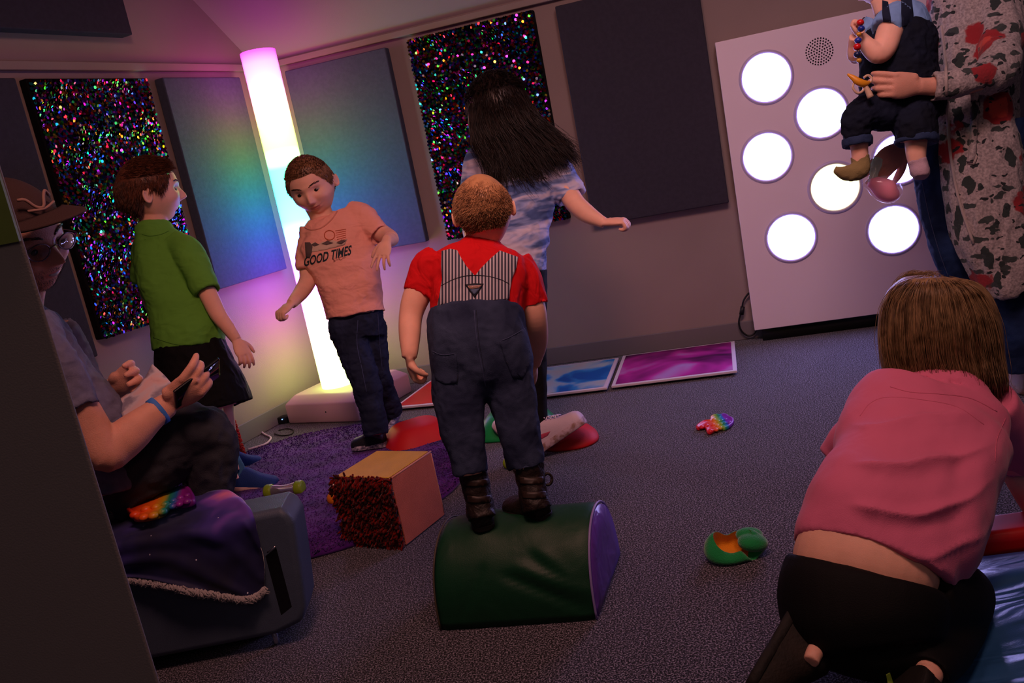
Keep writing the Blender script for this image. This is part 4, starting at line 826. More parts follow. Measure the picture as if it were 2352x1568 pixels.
# boots
M_boot = mat('boot_brown', hexc('1e1410'), .55, .35, bump=.3, bscale=250, col2='1a110d', vscale=30, fold=.3, fscale=30); M_bsole = mat('boot_sole', hexc('15100e'), .7)
for kx, (hx, hy, tx, ty, shaft) in enumerate((((1112), 1216, 1096, 1176, [(1083, 1072, 2.0, 34, 1), (1090, 1100, 2.0, 33, 1), (1100, 1150, 2.0, 32, 1), (1108, 1190, 1.99, 33, .95)]), ((1250), 1190, 1196, 1176, [(1212, 1060, 2.0, 36, 1), (1218, 1095, 2.0, 34, 1), (1226, 1140, 1.99, 34, 1), (1234, 1170, 1.985, 36, 1)]))):
    hp = G(hx, hy, DH-.004)
    tp = hp+nrm(A3(-.1, 1, 0) if kx == 0 else A3(-.62, .8, 0))*(.125)
    bo = shoe('boot', hp-nrm(tp-hp)*.012, tp, Z3, .066, .062, TD, M_boot, M_bsole, .010)
    q = MB(); vloft(q, shaft, hollow=(.01, 0)); me = remesh(q, .0035, 3); folds(me, .003, 40, (1, 1, 1), kx); sh_ = link('boot_shaft', me, M_boot, bo)
    st_ = bvh_of(sh_); x0 = shaft[1][0]
    for yy in (shaft[1][1]+8, shaft[2][1]-4): patch('boot_strap', [(x0-26+(yy-shaft[1][1])*.2, yy-8), (x0+(yy-shaft[1][1])*.2, yy-6), (x0+28+(yy-shaft[1][1])*.2, yy-9), (x0+29+(yy-shaft[1][1])*.2, yy+6), (x0+(yy-shaft[1][1])*.2, yy+9), (x0-26+(yy-shaft[1][1])*.2, yy+7)], st_, .003, mat('boot_strap', hexc('2a1d17'), .5, .4), bo, 6, .002)
    if kx == 1:
        q = MB(); c = P(1258, 1100, 2.0); u_, v_ = RX*.010, UX*.013; tube(q, [c+u_*math.cos(a)+v_*math.sin(a) for a in np.linspace(0, 2*math.pi, 13)], .0035, 6, 2, cap=(0, 0)); q.build('pull_loop', M_boot, bo)
# hair: very short, with a swirl at the crown
M_hairT = hair_mat('hair_toddler', '6a4228', 'b98a60')
def th_(D):
    X, Y, Z = D[:, 0], D[:, 1], D[:, 2]; hl = .0+.62*sst(-.2, .75, Y)-.62*sst(-.05, -.6, Y)
    return np.where(Z > hl, .016*sst(0, .25, Z-hl), 0)
hair_shell(hT, th_, M_hairT, TD, 11000, .06, lambda d: A3(d[0]*1.2+.5, -.5+d[1]*.2, -.9) if d[1] < .2 else A3(.4, .9, -.3), .0045, jit=.3, lift=-.35)
# ================================================================== BOY IN THE PINK SHIRT
PB_ = thing('person', G(856, 1044), 'boy in salmon pink printed shirt and jeans smiling downwards in front of the glowing tube', 'person')
fP = nrm(A3(-.06, -.97, -.24)); hP = Head(P(716, 428, 3.33), fP, nrm(A3(-.15, -.10, 1)), .226, cheek=1.25, jaw=.8, smile=1.6)
torP = [(742, 502, 3.37, 34, .9), (748, 516, 3.37, 58, .7), (762, 535, 3.36, 82, .62), (778, 570, 3.35, 84, .66), (795, 620, 3.34, 76, .72), (808, 665, 3.34, 70, .8), (817, 712, 3.34, 68, .88), (819, 724, 3.34, 69, .88)]
slL = [(718, 530, 3.36, 30, .9), (708, 560, 3.36, 28, 1), (706, 590, 3.35, 26, 1), (705, 620, 3.34, 25, 1)]
slR = [(800, 490, 3.37, 34, .9), (826, 500, 3.36, 33, 1), (852, 520, 3.34, 30, 1), (874, 540, 3.31, 26, 1)]
amL = [(718, 535, 3.36, 23, 1), (708, 600, 3.35, 21, 1), (708, 640, 3.33, 20, 1), (694, 668, 3.28, 18, 1), (676, 690, 3.22, 14, .9), (669, 698, 3.2, 12, .85)]
amR = [(805, 492, 3.37, 24, 1), (852, 520, 3.34, 22, 1), (886, 540, 3.31, 20, 1), (898, 548, 3.25, 18, 1), (893, 552, 3.19, 15, .9), (888, 553, 3.165, 13, .9)]
jw = [(819, 705, 3.34, 58, .8), (819, 740, 3.34, 64, .8), (822, 775, 3.34, 62, .85)]
jl = [(800, 750, 3.33, 42, 1.1), (815, 810, 3.31, 38, 1.05), (838, 870, 3.29, 34, 1), (852, 930, 3.30, 30, 1), (862, 985, 3.31, 28, 1), (864, 998, 3.31, 27, 1)]
jr = [(850, 745, 3.36, 38, 1.1), (862, 810, 3.38, 32, 1), (870, 860, 3.40, 27, 1), (886, 910, 3.48, 26, 1), (900, 945, 3.54, 25, 1)]
def b_(q):
    hP.add(q); vloft(q, [(728, 470, 3.36, 30, 1), (738, 495, 3.37, 27, 1), (746, 515, 3.37, 30, 1)]); vloft(q, shrink(torP, .85)); vloft(q, amL); vloft(q, amR); vloft(q, shrink(jw, .85)); vloft(q, shrink(jl, .75)); vloft(q, shrink(jr, .75))
    hand(q, P(669, 698, 3.2), P(640, 722, 3.16)-P(669, 698, 3.2), A3(.3, .5, -.8), .115, -1, (.95, .9, .9, .9), .7, .05, fr=.058)
    hand(q, P(888, 553, 3.165), P(874, 600, 3.12)-P(888, 553, 3.165), A3(.2, .9, -.3), .125, -1, (.12, .15, .25, .3), .3, .20, fr=.05)
bdP = body(PB_, b_, .0027, M_skin, hP); hP.eyes(PB_, '1a120e', .44, (-.006, -.01)); hP.brows(PB_, hair_mat('brow_brown', '2a1a12', '4a3020'))
def f_(q):
    vloft(q, torP, pw=2.4, hollow=(0, .015)); vloft(q, slL, hollow=(0, .012)); vloft(q, slR, hollow=(0, .012)); vloft(q, [(742, 497, 3.365, 36, 1), (745, 504, 3.37, 40, .95), (750, 520, 3.37, 56, .75)], hollow=(.006, 0))
shP = cloth('shirt', f_, mat('cotton_salmon', hexc('eda491'), .85, .15, bump=.2, bscale=700, fold=.45, fscale=16, fstretch=(1, 1, 1.6)), PB_, .0048, 4, .009, 7, (1, 1, 1.8), 3, amp2=.002)
tp = bvh_of(shP); ink = mat('print_ink', hexc('1f2f36'), .8); inkw = mat('print_cream', hexc('c9ab97'), .8); inko = mat('print_orange', hexc('c05a38'), .8)
print_text('shirt_lettering', 'GOOD TIMES', (697, 612), (806, 584), 22, tp, ink, shP, .0015, (.12, -1), bold=.025)
print_text('shirt_script', 'S~C~', (766, 602), (794, 594), 8, tp, mat('print_rust', hexc('6e3a30'), .8), shP, .0015)
patch('shirt_print', [(703, 556), (712, 560), (722, 556), (732, 560), (742, 554), (752, 556), (762, 550), (772, 554), (784, 550), (798, 548), (792, 562), (770, 568), (745, 574), (722, 578), (708, 580)], tp, .0016, inkw, shP, 5, .0005)
for a in ([(700, 556), (712, 556), (718, 566), (716, 580), (712, 592), (702, 590)], [(714, 562), (724, 556), (734, 562), (722, 566)], [(738, 560), (752, 552), (766, 558), (750, 563)], [(772, 558), (784, 550), (796, 552), (784, 561)]): patch('shirt_print', a, tp, .0022, mat('print_grey', hexc('5a4a48'), .8), shP, 5, .0005)
q = MB(); cc = []
for a in np.linspace(0, 2*math.pi, 20):
    h = tp.ray_cast(Vector(CAM), Vector(nrm(ray(757+12*math.cos(a), 540+11*math.sin(a)))), 12)[0]
    if h: cc.append(np.array(h)-nrm(ray(757, 540))*.0015)
if len(cc) > 4: tube(q, cc, .0018, 5, 1); q.build('sun_print', inko, shP)
for i in range(6): strip('ray_print', [(770+i*1, 530+i*5), (795, 526+i*4.5)], tp, .7, .0012, inko, shP)
strip('collar_seam', [(700, 522), (716, 528), (740, 522), (765, 500), (783, 470)], tp, 1.6, .0004, mat('cotton_salmon_rib', hexc('d08a78'), .9), shP)
def f_(q): vloft(q, jw, pw=2.4); vloft(q, jl, hollow=(0, .01)); vloft(q, jr, hollow=(0, .01))
jn = cloth('jeans', f_, M_denim, PB_, .0048, 4, .006, 14, (1, 1, 1.5), 4, amp2=.003)
jt = bvh_of(jn); strip('jeans_seam', [(822, 735), (820, 790), (832, 850), (842, 900)], jt, .8, .0005, M_stitch, jn); strip('jeans_seam', [(868, 722), (872, 790), (878, 850)], jt, .6, .0005, M_stitch, jn)
M_shn = mat('shoe_navy', hexc('10131c'), .6, .3, bump=.3, bscale=300); M_shs = mat('shoe_sole_white', hexc('b4aebd'), .6, .3, col2='5a5568', vscale=120)
s1 = shoe('shoe', P(886, 1010, 3.36)*A3(1, 1, 0)+Z3*.018, G(815, 1043)+Z3*.018, A3(.15, .1, 1), .078, .085, PB_, M_shn, M_shs, .018)
q = MB(); bvs = bvh_of(s1); patch('shoe_strap', [(835, 994), (855, 990), (880, 1000), (878, 1010), (852, 1002), (834, 1005)], bvs, .002, mat('strap_grey', hexc('4a4450'), .5), s1, 5, .002); patch('shoe_badge', [(838, 986), (852, 988), (851, 996), (838, 994)], bvs, .004, mat('badge_orange', hexc('b0603a'), .5), s1, 4, .001)
s2 = shoe('shoe', P(922, 948, 3.60), P(893, 1022, 3.48)*A3(1, 1, 0)+Z3*.012, A3(-.75, .1, .45), .078, .08, PB_, M_shn, M_shs, .018)
M_hairP = hair_mat('hair_brown', '4a2f1e', '8a6244')
def th_(D):
    X, Y, Z = D[:, 0], D[:, 1], D[:, 2]; hl = .02+.50*sst(.15, .75, Y)-.55*sst(.0, -.6, Y)-.25*np.exp(-((np.abs(X)-.9)/.25)**2)*sst(.1, .35, Y)
    return np.where(Z > hl, .032*sst(0, .3, Z-hl), 0)
hair_shell(hP, th_, M_hairP, PB_, 7500, .05, lambda d: A3(d[0]*.5, .9, .15) if d[2] > .5 else A3(d[0]*.3, .2, -1), .0045, jit=.35)
# ================================================================== BOY IN THE GREEN SHIRT
GB = thing('person', G(545, 1108), 'boy in green shirt and black shorts standing by the left sequin panel, head turned away', 'person')
fG = nrm(A3(.86, .42, -.02)); hG = Head(P(345, 441, 3.08), fG, nrm(A3(-.03, -.06, 1)), .232)
torG = [(350, 528, 3.08, 32, .95), (356, 545, 3.08, 50, .75), (366, 570, 3.08, 60, .8), (380, 620, 3.07, 66, .9), (402, 680, 3.06, 68, .95), (420, 730, 3.05, 74, .95), (430, 770, 3.05, 80, .95), (434, 797, 3.05, 82, .95)]
slG = [(398, 556, 3.06, 30, .9), (428, 580, 3.04, 34, 1), (450, 620, 3.02, 34, 1), (468, 655, 3.01, 32, 1), (477, 672, 3.0, 30, 1)]
amG = [(405, 570, 3.05, 24, 1), (440, 610, 3.03, 23, 1), (478, 675, 3.01, 21, 1), (500, 720, 3.0, 19, 1), (522, 750, 3.0, 16, 1), (543, 780, 3.0, 12, .85)]
am2 = [(322, 575, 3.16, 22, 1), (335, 640, 3.2, 20, 1), (350, 700, 3.2, 18, 1), (385, 740, 3.15, 14, 1)]
shG = [(434, 785, 3.05, 76, .95), (445, 830, 3.05, 84, .95), (462, 880, 3.05, 90, .95), (480, 922, 3.05, 94, .9), (486, 942, 3.05, 95, .9)]
def b_(q):
    hG.add(q); vloft(q, [(352, 490, 3.09, 32, 1), (353, 515, 3.09, 30, 1), (356, 545, 3.08, 34, 1)]); vloft(q, shrink(torG, .86)); vloft(q, amG); vloft(q, am2); vloft(q, shrink(shG, .6))
    vloft(q, [(470, 900, 3.02, 32, 1), (498, 1000, 3.02, 26, 1), (524, 1080, 3.03, 18, 1), (532, 1104, 3.03, 18, 1)]); vloft(q, [(500, 900, 3.12, 32, 1), (515, 990, 3.14, 26, 1), (528, 1060, 3.16, 18, 1), (532, 1082, 3.16, 18, 1)])
    hand(q, P(543, 780, 3.0), P(574, 838, 2.98)-P(543, 780, 3.0), A3(-.5, .6, .1), .118, 1, (.25, .3, .35, .4), .3, .08, fr=.052)
    hand(q, P(385, 740, 3.15), A3(.6, .1, -.6), A3(-.2, -.8, -.2), .11, -1, (.3, .4, .4, .4))
body(GB, b_, .0027, M_skin, hG); hG.eyes(GB, '1a120e', .5); hG.brows(GB, hair_mat('brow_brown', '2a1a12', '4a3020'))
def f_(q):
    vloft(q, torG, pw=2.3, hollow=(0, .015)); vloft(q, slG, hollow=(0, .012)); vloft(q, [(345, 560, 3.1, 36, 1), (330, 590, 3.14, 28, 1), (330, 640, 3.18, 26, 1)]); vloft(q, [(352, 522, 3.085, 38, 1), (355, 534, 3.08, 42, .95), (360, 552, 3.08, 52, .85)], hollow=(.008, 0))
shg = cloth('shirt', f_, mat('cotton_green', hexc('5f9c38'), .85, .15, bump=.2, bscale=700, fold=.5, fscale=12, fstretch=(1, 1, 1.4)), GB, .0048, 4, .010, 6, (1, 1, 1.5), 7, amp2=.0022)
strip('collar_seam', [(326, 538), (345, 542), (370, 538), (388, 530)], bvh_of(shg), .8, .0004, mat('cotton_green_rib', hexc('437a26'), .9), shg)
strip('hem_seam', [(352, 775), (400, 790), (450, 795), (512, 795)], bvh_of(shg), .8, .0004, _mats['cotton_green_rib'], shg)
M_blk = mat('black_jersey', hexc('0b0b0d'), .8, .15, bump=.2, bscale=600, fold=.4, fscale=14)
def f_(q): vloft(q, shG, pw=2.4, hollow=(0, .02))
cloth('shorts', f_, M_blk, GB, .005, 4, .006, 9, (1, 1, .8), 8, amp2=.003)
M_shb = mat('shoe_blue', hexc('1f3a7a'), .75, .2, bump=.4, bscale=400); M_shw = mat('sole_white', hexc('c9a9a6'), .6)
M_sock = mat('sock_blue', hexc('3f6f94'), .9, .1, bump=.4, bscale=500)
for (hx, hy, tx, ty, d) in ((538, 1134, 607, 1122, 3.05), (520, 1098, 560, 1078, 3.2)):
    hp = G(hx, hy)+Z3*.02; tp_ = hp+nrm(G(tx, ty)-hp)*.17; s = shoe('shoe', hp, tp_, Z3, .075, .088, GB, M_shb, M_shw, .017)
    q = MB(); a = hp+nrm(tp_-hp)*.04; tube(q, [a+Z3*.03, a+Z3*.07, a+Z3*.12+A3(-.01, 0, 0)], [.027, .026, .025], 14, 3); q.build('sock', M_sock, s)
M_hairG = hair_mat('hair_auburn', '2a160e', '6a3c26')
def th_(D):
    X, Y, Z = D[:, 0], D[:, 1], D[:, 2]; hl = .0+.52*sst(.15, .8, Y)-.60*sst(-.05, -.6, Y)-.22*np.exp(-((np.abs(X)-.9)/.25)**2)*sst(.1, .3, Y)
    return np.where(Z > hl, (.034+.03*sst(.2, .9, Y)*sst(.3, .6, Z))*sst(0, .3, Z-hl), 0)
hair_shell(hG, th_, M_hairG, GB, 7500, .09, lambda d: A3(-.5+d[0]*.3, 1.0, -.1) if d[2] > .45 else A3(d[0]*.3, -.2, -1), .004, jit=.3)
# ================================================================== LONG-HAIRED GIRL (seen from behind)
GG = thing('person', G(1262, 1036), 'girl with long dark hair and pale blue tie-dye shirt, back turned, behind the toddler', 'person')
fL = nrm(A3(-.25, .95, -.12)); hL = Head(P(1142, 252, 3.02), fL, nrm(A3(-.02, .1, 1)), .225)
torL = [(1166, 318, 3.02, 34, 1), (1174, 338, 3.02, 66, .62), (1184, 362, 3.01, 98, .56), (1190, 410, 3.0, 92, .6), (1192, 470, 2.99, 82, .66), (1190, 530, 2.98, 74, .72), (1190, 585, 2.97, 66, .8), (1192, 618, 2.97, 62, .85), (1193, 628, 2.97, 61, .85)]
slL = [(1118, 345, 3.02, 34, .9), (1096, 380, 3.03, 32, 1), (1086, 430, 3.04, 29, 1), (1082, 460, 3.04, 27, 1)]
slR = [(1245, 365, 3.01, 36, .9), (1278, 395, 3.0, 39, 1), (1300, 430, 2.98, 37, 1), (1313, 454, 2.97, 34, 1)]
amR = [(1255, 380, 3.0, 26, 1), (1298, 432, 2.97, 24, 1), (1322, 468, 2.94, 23, 1), (1350, 492, 2.92, 21, 1), (1380, 508, 2.90, 14, .9), (1388, 511, 2.895, 13, .9)]
amL = [(1118, 355, 3.02, 24, 1), (1088, 440, 3.05, 22, 1), (1080, 520, 3.1, 19, 1), (1090, 580, 3.0, 15, 1)]
lg1 = [(1205, 625, 2.97, 52, .95), (1214, 700, 2.97, 44, 1), (1222, 790, 2.97, 34, 1), (1226, 860, 2.97, 30, 1), (1232, 930, 2.975, 25, 1), (1238, 985, 2.98, 22, 1)]
lg2 = [(1172, 625, 2.99, 40, .95), (1168, 700, 3.02, 40, 1), (1170, 790, 3.05, 32, 1), (1172, 870, 3.10, 26, 1), (1176, 950, 3.14, 22, 1)]
def b_(q):
    hL.add(q); vloft(q, [(1152, 290, 3.03, 30, 1), (1160, 315, 3.03, 28, 1), (1168, 340, 3.02, 34, 1)]); vloft(q, shrink(torL, .86)); vloft(q, amR); vloft(q, amL); vloft(q, shrink(lg1, .8)); vloft(q, shrink(lg2, .8))
    hand(q, P(1388, 511, 2.895), P(1424, 508, 2.88)-P(1388, 511, 2.895), A3(-.1, .2, -1), .125, 1, (.7, .85, .9, .85), .5, .08, fr=.055)
    hand(q, P(1090, 580, 3.0), A3(.3, .1, -.8), A3(.3, .3, .2), .12, -1)
body(GG, b_, .0028, M_skin, hL)
t = NT('tie_dye'); tc = t.add('TexCoord'); mp = t.add('Mapping'); mp.inputs['Rotation'].default_value = (0, .7, 0); mp.inputs['Scale'].default_value = (2.2, 2.2, 8); t.ln(tc.outputs['Object'], mp.inputs[0]); n = t.add('TexNoise', Scale=2.6, Detail=3, Distortion=1.1); t.ln(mp.outputs[0], n.inputs['Vector'])
r = t.ramp(n.outputs[0], [(.38, hexc('3f5488')), (.47, hexc('8291c0')), (.55, hexc('b9b4cf')), (.7, hexc('c9bfd0'))]); t.ln(r.outputs[0], t.b.inputs['Base Color']); t.b.inputs['Roughness'].default_value = .85
def f_(q):
    vloft(q, torL, pw=2.3, hollow=(0, .015)); vloft(q, slL, hollow=(0, .012)); vloft(q, slR, hollow=(0, .012)); vloft(q, [(1163, 312, 3.025, 36, 1), (1168, 326, 3.02, 44, .9), (1174, 340, 3.02, 62, .7)], hollow=(.006, 0))
shl = cloth('shirt', f_, t.m, GG, .0048, 4, .007, 8, (1, 1, 1.6), 11, amp2=.005)
strip('sleeve_seam', [(1066, 353), (1085, 350), (1108, 358), (1118, 372)], bvh_of(shl), .8, .0004, mat('seam_lilac', hexc('8f86a8'), .9), shl)
def f_(q): vloft(q, lg1, hollow=(0, .01)); vloft(q, lg2, hollow=(0, .01))
cloth('trousers', f_, M_blk, GG, .0048, 4, .004, 12, (1, 1, 1), 12)
M_wsh = mat('sneaker_white', hexc('c9b5c0'), .6, .3, bump=.2, bscale=300); M_wso = mat('sneaker_sole', hexc('bba3ad'), .6, col2='8a6a60', vscale=60); M_lace = mat('laces_white', hexc('d5c8d8'), .8)
hp = G(1236, 1046, .004); tp_ = P(1336, 978, 2.93)
s = shoe('sneaker', hp, hp+nrm(tp_-hp)*.205, A3(-.15, .25, 1), .085, .108, GG, M_wsh, M_wso, .024, M_lace)
bs = bvh_of(s); patch('heel_patch', [(1234, 1000), (1252, 994), (1264, 990), (1258, 1000), (1240, 1010)], bs, .0012, mat('patch_pinkred', hexc('b0405a'), .6), s, 4, .001)
s = shoe('sneaker', G(1160, 1008, .004), G(1200, 960, .07), Z3, .085, .082, GG, M_wsh, M_wso, .024, M_lace)
M_hairL = hair_mat('hair_black', '0a0706', '251a15', .38)
def th_(D):
    X, Y, Z = D[:, 0], D[:, 1], D[:, 2]; hl = .05+.45*sst(.2, .8, Y)-1.0*sst(.1, -.3, Y)
    return np.where(Z > hl, .06*sst(0, .25, Z-hl)+.02, 0)
hair_shell(hL, th_, M_hairL, GG, 4000, .16, lambda d: A3(d[0]*.4+.1, -.7, -.4) if d[2] > .4 else A3(d[0]*.2, -.3, -1), .0045, jit=.12)
gp = []
for pts in ([(1096, 215), (1088, 260), (1092, 320), (1105, 350), (1125, 385), (1122, 430)], [(1110, 195), (1098, 250), (1110, 310), (1130, 350), (1150, 390), (1158, 440)], [(1128, 180), (1130, 240), (1150, 300), (1180, 345), (1205, 395), (1240, 430)],
            [(1150, 175), (1165, 220), (1190, 280), (1225, 320), (1260, 355), (1285, 400)], [(1165, 180), (1190, 220), (1215, 265), (1250, 305), (1290, 345), (1320, 365)], [(1180, 190), (1208, 230), (1228, 275), (1262, 310), (1308, 345), (1338, 385)]):
    k = len(gp); gp.append([P(x, y, 2.99-.045*math.sin(min(i/3, 1)*math.pi*.8)-(.015*i if i < 4 else .05)) for i, (x, y) in enumerate(pts)])
q = MB(); strand_bundle(q, gp[:5], 2000, .013, .0012, .0004, 6, 3, .010); strand_bundle(q, gp[1:4], 1100, .018, .0012, .0004, 6, 4, .012)
strand_bundle(q, gp[3:], 1500, .012, .0011, .0004, 6, 5, .014); strand_bundle(q, gp[:2], 700, .010, .001, .0004, 6, 6, .009)
V3 = []
for i, (a, b, c_) in enumerate((((1132, 240), (1140, 300), (1165, 350)), ((1165, 235), (1195, 285), (1235, 325)), ((1115, 235), (1110, 290), (1122, 335)))): vloft(q, [(a[0], a[1], 2.99, 34, .9), (b[0], b[1], 2.965, 34, .7), (c_[0], c_[1], 2.94, 20, .5), (c_[0]+10, c_[1]+22, 2.935, 4, .5)])
q.build('long_hair', M_hairL, GG)
# ================================================================== SEATED MAN, PARTLY BEHIND THE PARTITION
MN = thing('person', A3(-1.0, 2.2, 0), 'man in brown cap and glasses sitting at the left holding paper and phone', 'person')
fM = nrm(A3(.86, -.42, -.20)); hM = Head(P(42, 556, 1.98), fM, nrm(A3(-.02, -.2, 1)), .245, nose=1.25, cheek=1.1, smile=1.8)
sh_c = P(60, 800, 2.02)
torM = [(36, 700, 2.0, 56, .9), (26, 730, 2.02, 96, .7), (36, 790, 2.05, 116, .72), (85, 900, 2.08, 130, .8), (160, 1000, 2.10, 140, .85), (200, 1080, 2.12, 150, .9), (215, 1140, 2.12, 150, .9)]
slM = [(62, 750, 1.97, 62, 1), (92, 800, 1.94, 60, 1), (136, 862, 1.93, 56, 1), (172, 925, 1.93, 51, 1), (180, 942, 1.93, 50, 1)]
amM = [(95, 790, 1.94, 44, 1), (150, 880, 1.93, 42, 1), (208, 985, 1.95, 44, 1), (240, 1040, 1.96, 44, 1), (268, 1022, 1.98, 46, 1), (305, 992, 2.0, 43, 1), (345, 958, 2.02, 34, .9), (378, 934, 2.04, 29, .75), (386, 928, 2.045, 28, .7)]
am2 = [(130, 760, 2.2, 44, 1), (170, 860, 2.28, 40, 1), (215, 925, 2.3, 36, 1), (250, 902, 2.24, 30, .9), (262, 892, 2.22, 26, .8)]
thM = [(230, 1130, 2.10, 95, .85), (300, 1080, 2.12, 90, .9), (370, 1030, 2.14, 85, .9), (430, 995, 2.15, 74, .9), (468, 985, 2.15, 62, .95)]
shn = [(462, 985, 2.15, 66, 1), (482, 1010, 2.16, 56, 1), (490, 1060, 2.17, 54, 1), (488, 1130, 2.18, 52, 1), (486, 1230, 2.2, 44, 1), (490, 1320, 2.22, 34, 1), (494, 1370, 2.22, 32, 1)]
th2 = [(240, 1110, 2.28, 85, .9), (330, 1045, 2.34, 72, .9), (410, 1000, 2.4, 58, .95), (450, 985, 2.42, 50, 1)]
sh2 = [(450, 990, 2.42, 50, 1), (462, 1040, 2.43, 42, 1), (468, 1150, 2.44, 40, 1), (474, 1260, 2.45, 30, 1)]
def b_(q):
    hM.add(q); vloft(q, [(42, 640, 2.02, 60, 1), (38, 690, 2.03, 56, 1), (30, 730, 2.04, 62, 1)]); vloft(q, shrink(torM, .88)); vloft(q, amM); vloft(q, am2); vloft(q, shrink(thM, .8)); vloft(q, shrink(shn, .75)); vloft(q, shrink(th2, .8)); vloft(q, shrink(sh2, .75))
    hand(q, P(386, 928, 2.045), P(428, 896, 2.03)-P(386, 928, 2.045), A3(-.25, .85, .25), .165, 1, (.38, .55, .62, .68), .15, .10, fr=.062, tdir=P(452, 878, 2.02)-P(402, 900, 2.03))
    hand(q, P(262, 892, 2.22), P(312, 864, 2.18)-P(262, 892, 2.22), A3(.2, -.7, .1), .17, -1, (.35, .4, .45, .5), .05, .08, fr=.058, tdir=P(352, 866, 2.14)-P(300, 872, 2.18))
body(MN, b_, .0034, M_skin2, hM); hM.eyes(MN, '1a120e', .38)
hM.brows(MN, hair_mat('brow_brown', '2a1a12', '4a3020'))
# smile: a row of teeth between the lips
q = MB(); a = surf(hM, (-.062, 0, -.268)); b = surf(hM, (.062, 0, -.268)); mm_ = surf(hM, (0, 0, -.285)); tube(q, [a, mm_+hM.f*.001, b], [.003, .0058, .003], 8, 4); q.build('teeth', mat('teeth', hexc('b0a69c'), .3, .5), MN)
def f_(q): vloft(q, torM, pw=2.3); vloft(q, slM, hollow=(0, .015)); vloft(q, [(110, 770, 2.2, 66, 1), (150, 830, 2.24, 60, 1), (180, 890, 2.27, 52, 1)], hollow=(0, .015))
shm = cloth('shirt', f_, mat('cotton_grey', hexc('6a6a82'), .85, .15, bump=.3, bscale=500, var=.15, vscale=60, fold=.5, fscale=14), MN, .006, 4, .009, 8, (1, 1, 1), 21, amp2=.005)
strip('sleeve_seam', [(186, 944), (205, 938), (232, 928)], bvh_of(shm), 1.0, .0004, mat('seam_grey', hexc('4c4c60'), .9), shm)
def f_(q): vloft(q, thM); vloft(q, shn); vloft(q, th2); vloft(q, sh2); ellip(q, P(462, 990, 2.15), (RX*.071, UX*.064, F*.07), 14); ellip(q, P(452, 990, 2.42), (RX*.062, UX*.055, F*.06), 14)
cloth('jeans', f_, mat('denim_charcoal', hexc('3a3c42'), .85, .15, bump=.4, bscale=500, col2='26282f', vscale=7, fold=.4, fscale=12), MN, .006, 5, .008, 8, (1, 1, 1), 22, amp2=.006)
for (x, y, d) in ((494, 1385, 2.22), (474, 1290, 2.45)):
    c = P(x, y, d); c[2] = .03; shoe('shoe', A3(c[0]-.06, c[1], 0.0), A3(c[0]+.20, c[1]-.06, 0.0), Z3, .095, .09, MN, _mats['shoe_navy'], _mats['foot_chrome'] if 0 else _mats['sole_white'], .02)
# wristband
q = MB(); c = P(363, 944, 2.033); ax = nrm(P(378, 934, 2.04)-P(345, 958, 2.02)); u_ = nrm(np.cross(ax, nrm(c-CAM))); v_ = np.cross(ax, u_)
R = []
for s_, r_ in ((-.008, .0), (-.0075, .0012), (.0075, .0012), (.008, .0)): R.append([c+ax*s_+u_*(.0335+r_)*math.cos(a)+v_*(.0275+r_)*math.sin(a) for a in np.arange(28)*math.pi/14])
rings(q, R, cap=(0, 0)); q.build('wristband', mat('band_blue', hexc('3f78c8'), .6), MN)
# cap
M_cap = mat('cap_brown', hexc('40302e'), .9, .1, bump=.5, bscale=500); capE = thing('cap', hM.w((0, 0, .3))[0], 'dark brown baseball cap on the head of the seated man', 'cap')
D, Fc = sgrid(60, 50); p = headpts(D); X, Y, Z = D.T; pq = p+D*np.array([.05, .045, .10]); keep = [f for f in Fc if min(Z[list(f)]) > .42]
q = MB(); q.add(hM.w(pq), keep); ob = q.build('crown', M_cap, capE); s_ = ob.modifiers.new('s', 'SOLIDIFY'); s_.thickness = .004
q = MB(); R = []
na = 25
for k in range(9):
    s = k/8; row = []
    for j in range(na):
        a = math.radians(-50+100*j/(na-1)); bx, by = .40*math.sin(a), .40*math.cos(a)+.07; ext = .36*math.cos(a*1.25)**.6 if abs(a*1.25) < math.pi/2 else 0
        row.append(hM.w((bx*(1+.10*s), by+ext*s, .30-.05*(bx/.4)**2*(1+.6*s)-.0*s))[0])
    R.append(row)
V = [v for r_ in R for v in r_]; q.add(V, [(i*na+j, i*na+j+1, (i+1)*na+j+1, (i+1)*na+j) for i in range(8) for j in range(na-1)]); ob = q.build('brim', M_cap, capE); s_ = ob.modifiers.new('s', 'SOLIDIFY'); s_.thickness = .005; s_.offset = 0
q = MB(); c0 = hM.w((0.03, .44, .36))[0]; tube(q, [hM.w((.16-.32*i/6, .485-.09*abs(i-3)/3-.0, .42+.06*math.sin(i*1.4)))[0] for i in range(7)], .0035, 6, 3); tube(q, [hM.w((.14, .455, .37))[0], hM.w((.0, .49, .35))[0], hM.w((-.14, .455, .37))[0]], .003, 6, 3)
q.build('embroidery', mat('cap_thread', hexc('8a6a5e'), .8), capE)
# hair at the temple
M_hm = hair_mat('hair_greybrown', '2a2220', '5a4c46')
def th_(D):
    X, Y, Z = D[:, 0], D[:, 1], D[:, 2]; return np.where((Z > -.35+.8*sst(-.2, .4, Y)) & (Z < .42) & (Y < .35), .02, 0)
hair_shell(hM, th_, M_hm, MN, 1500, .06, lambda d: A3(0, 0, -1), .004)
# short beard shading of separate hairs
q = MB(); V = []; FF = []
for i in range(900):
    x = rng.uniform(-.26, .26); z = rng.uniform(-.47, -.20)
    if abs(x) < .1 and z > -.33 and z < -.24: continue
    p0 = surf(hM, (x, 0, z)); d = nrm(hM.f*.5+hM.l*x*2-hM.u*.8+rng.normal(0, .2, 3)); u_ = nrm(np.cross(d, hM.f)); k = len(V)
    V += [p0+u_*.0005, p0-u_*.0005, p0+d*.0045]; FF.append((k, k+1, k+2))
q.add(V, FF); q.build('beard', M_hm, MN)
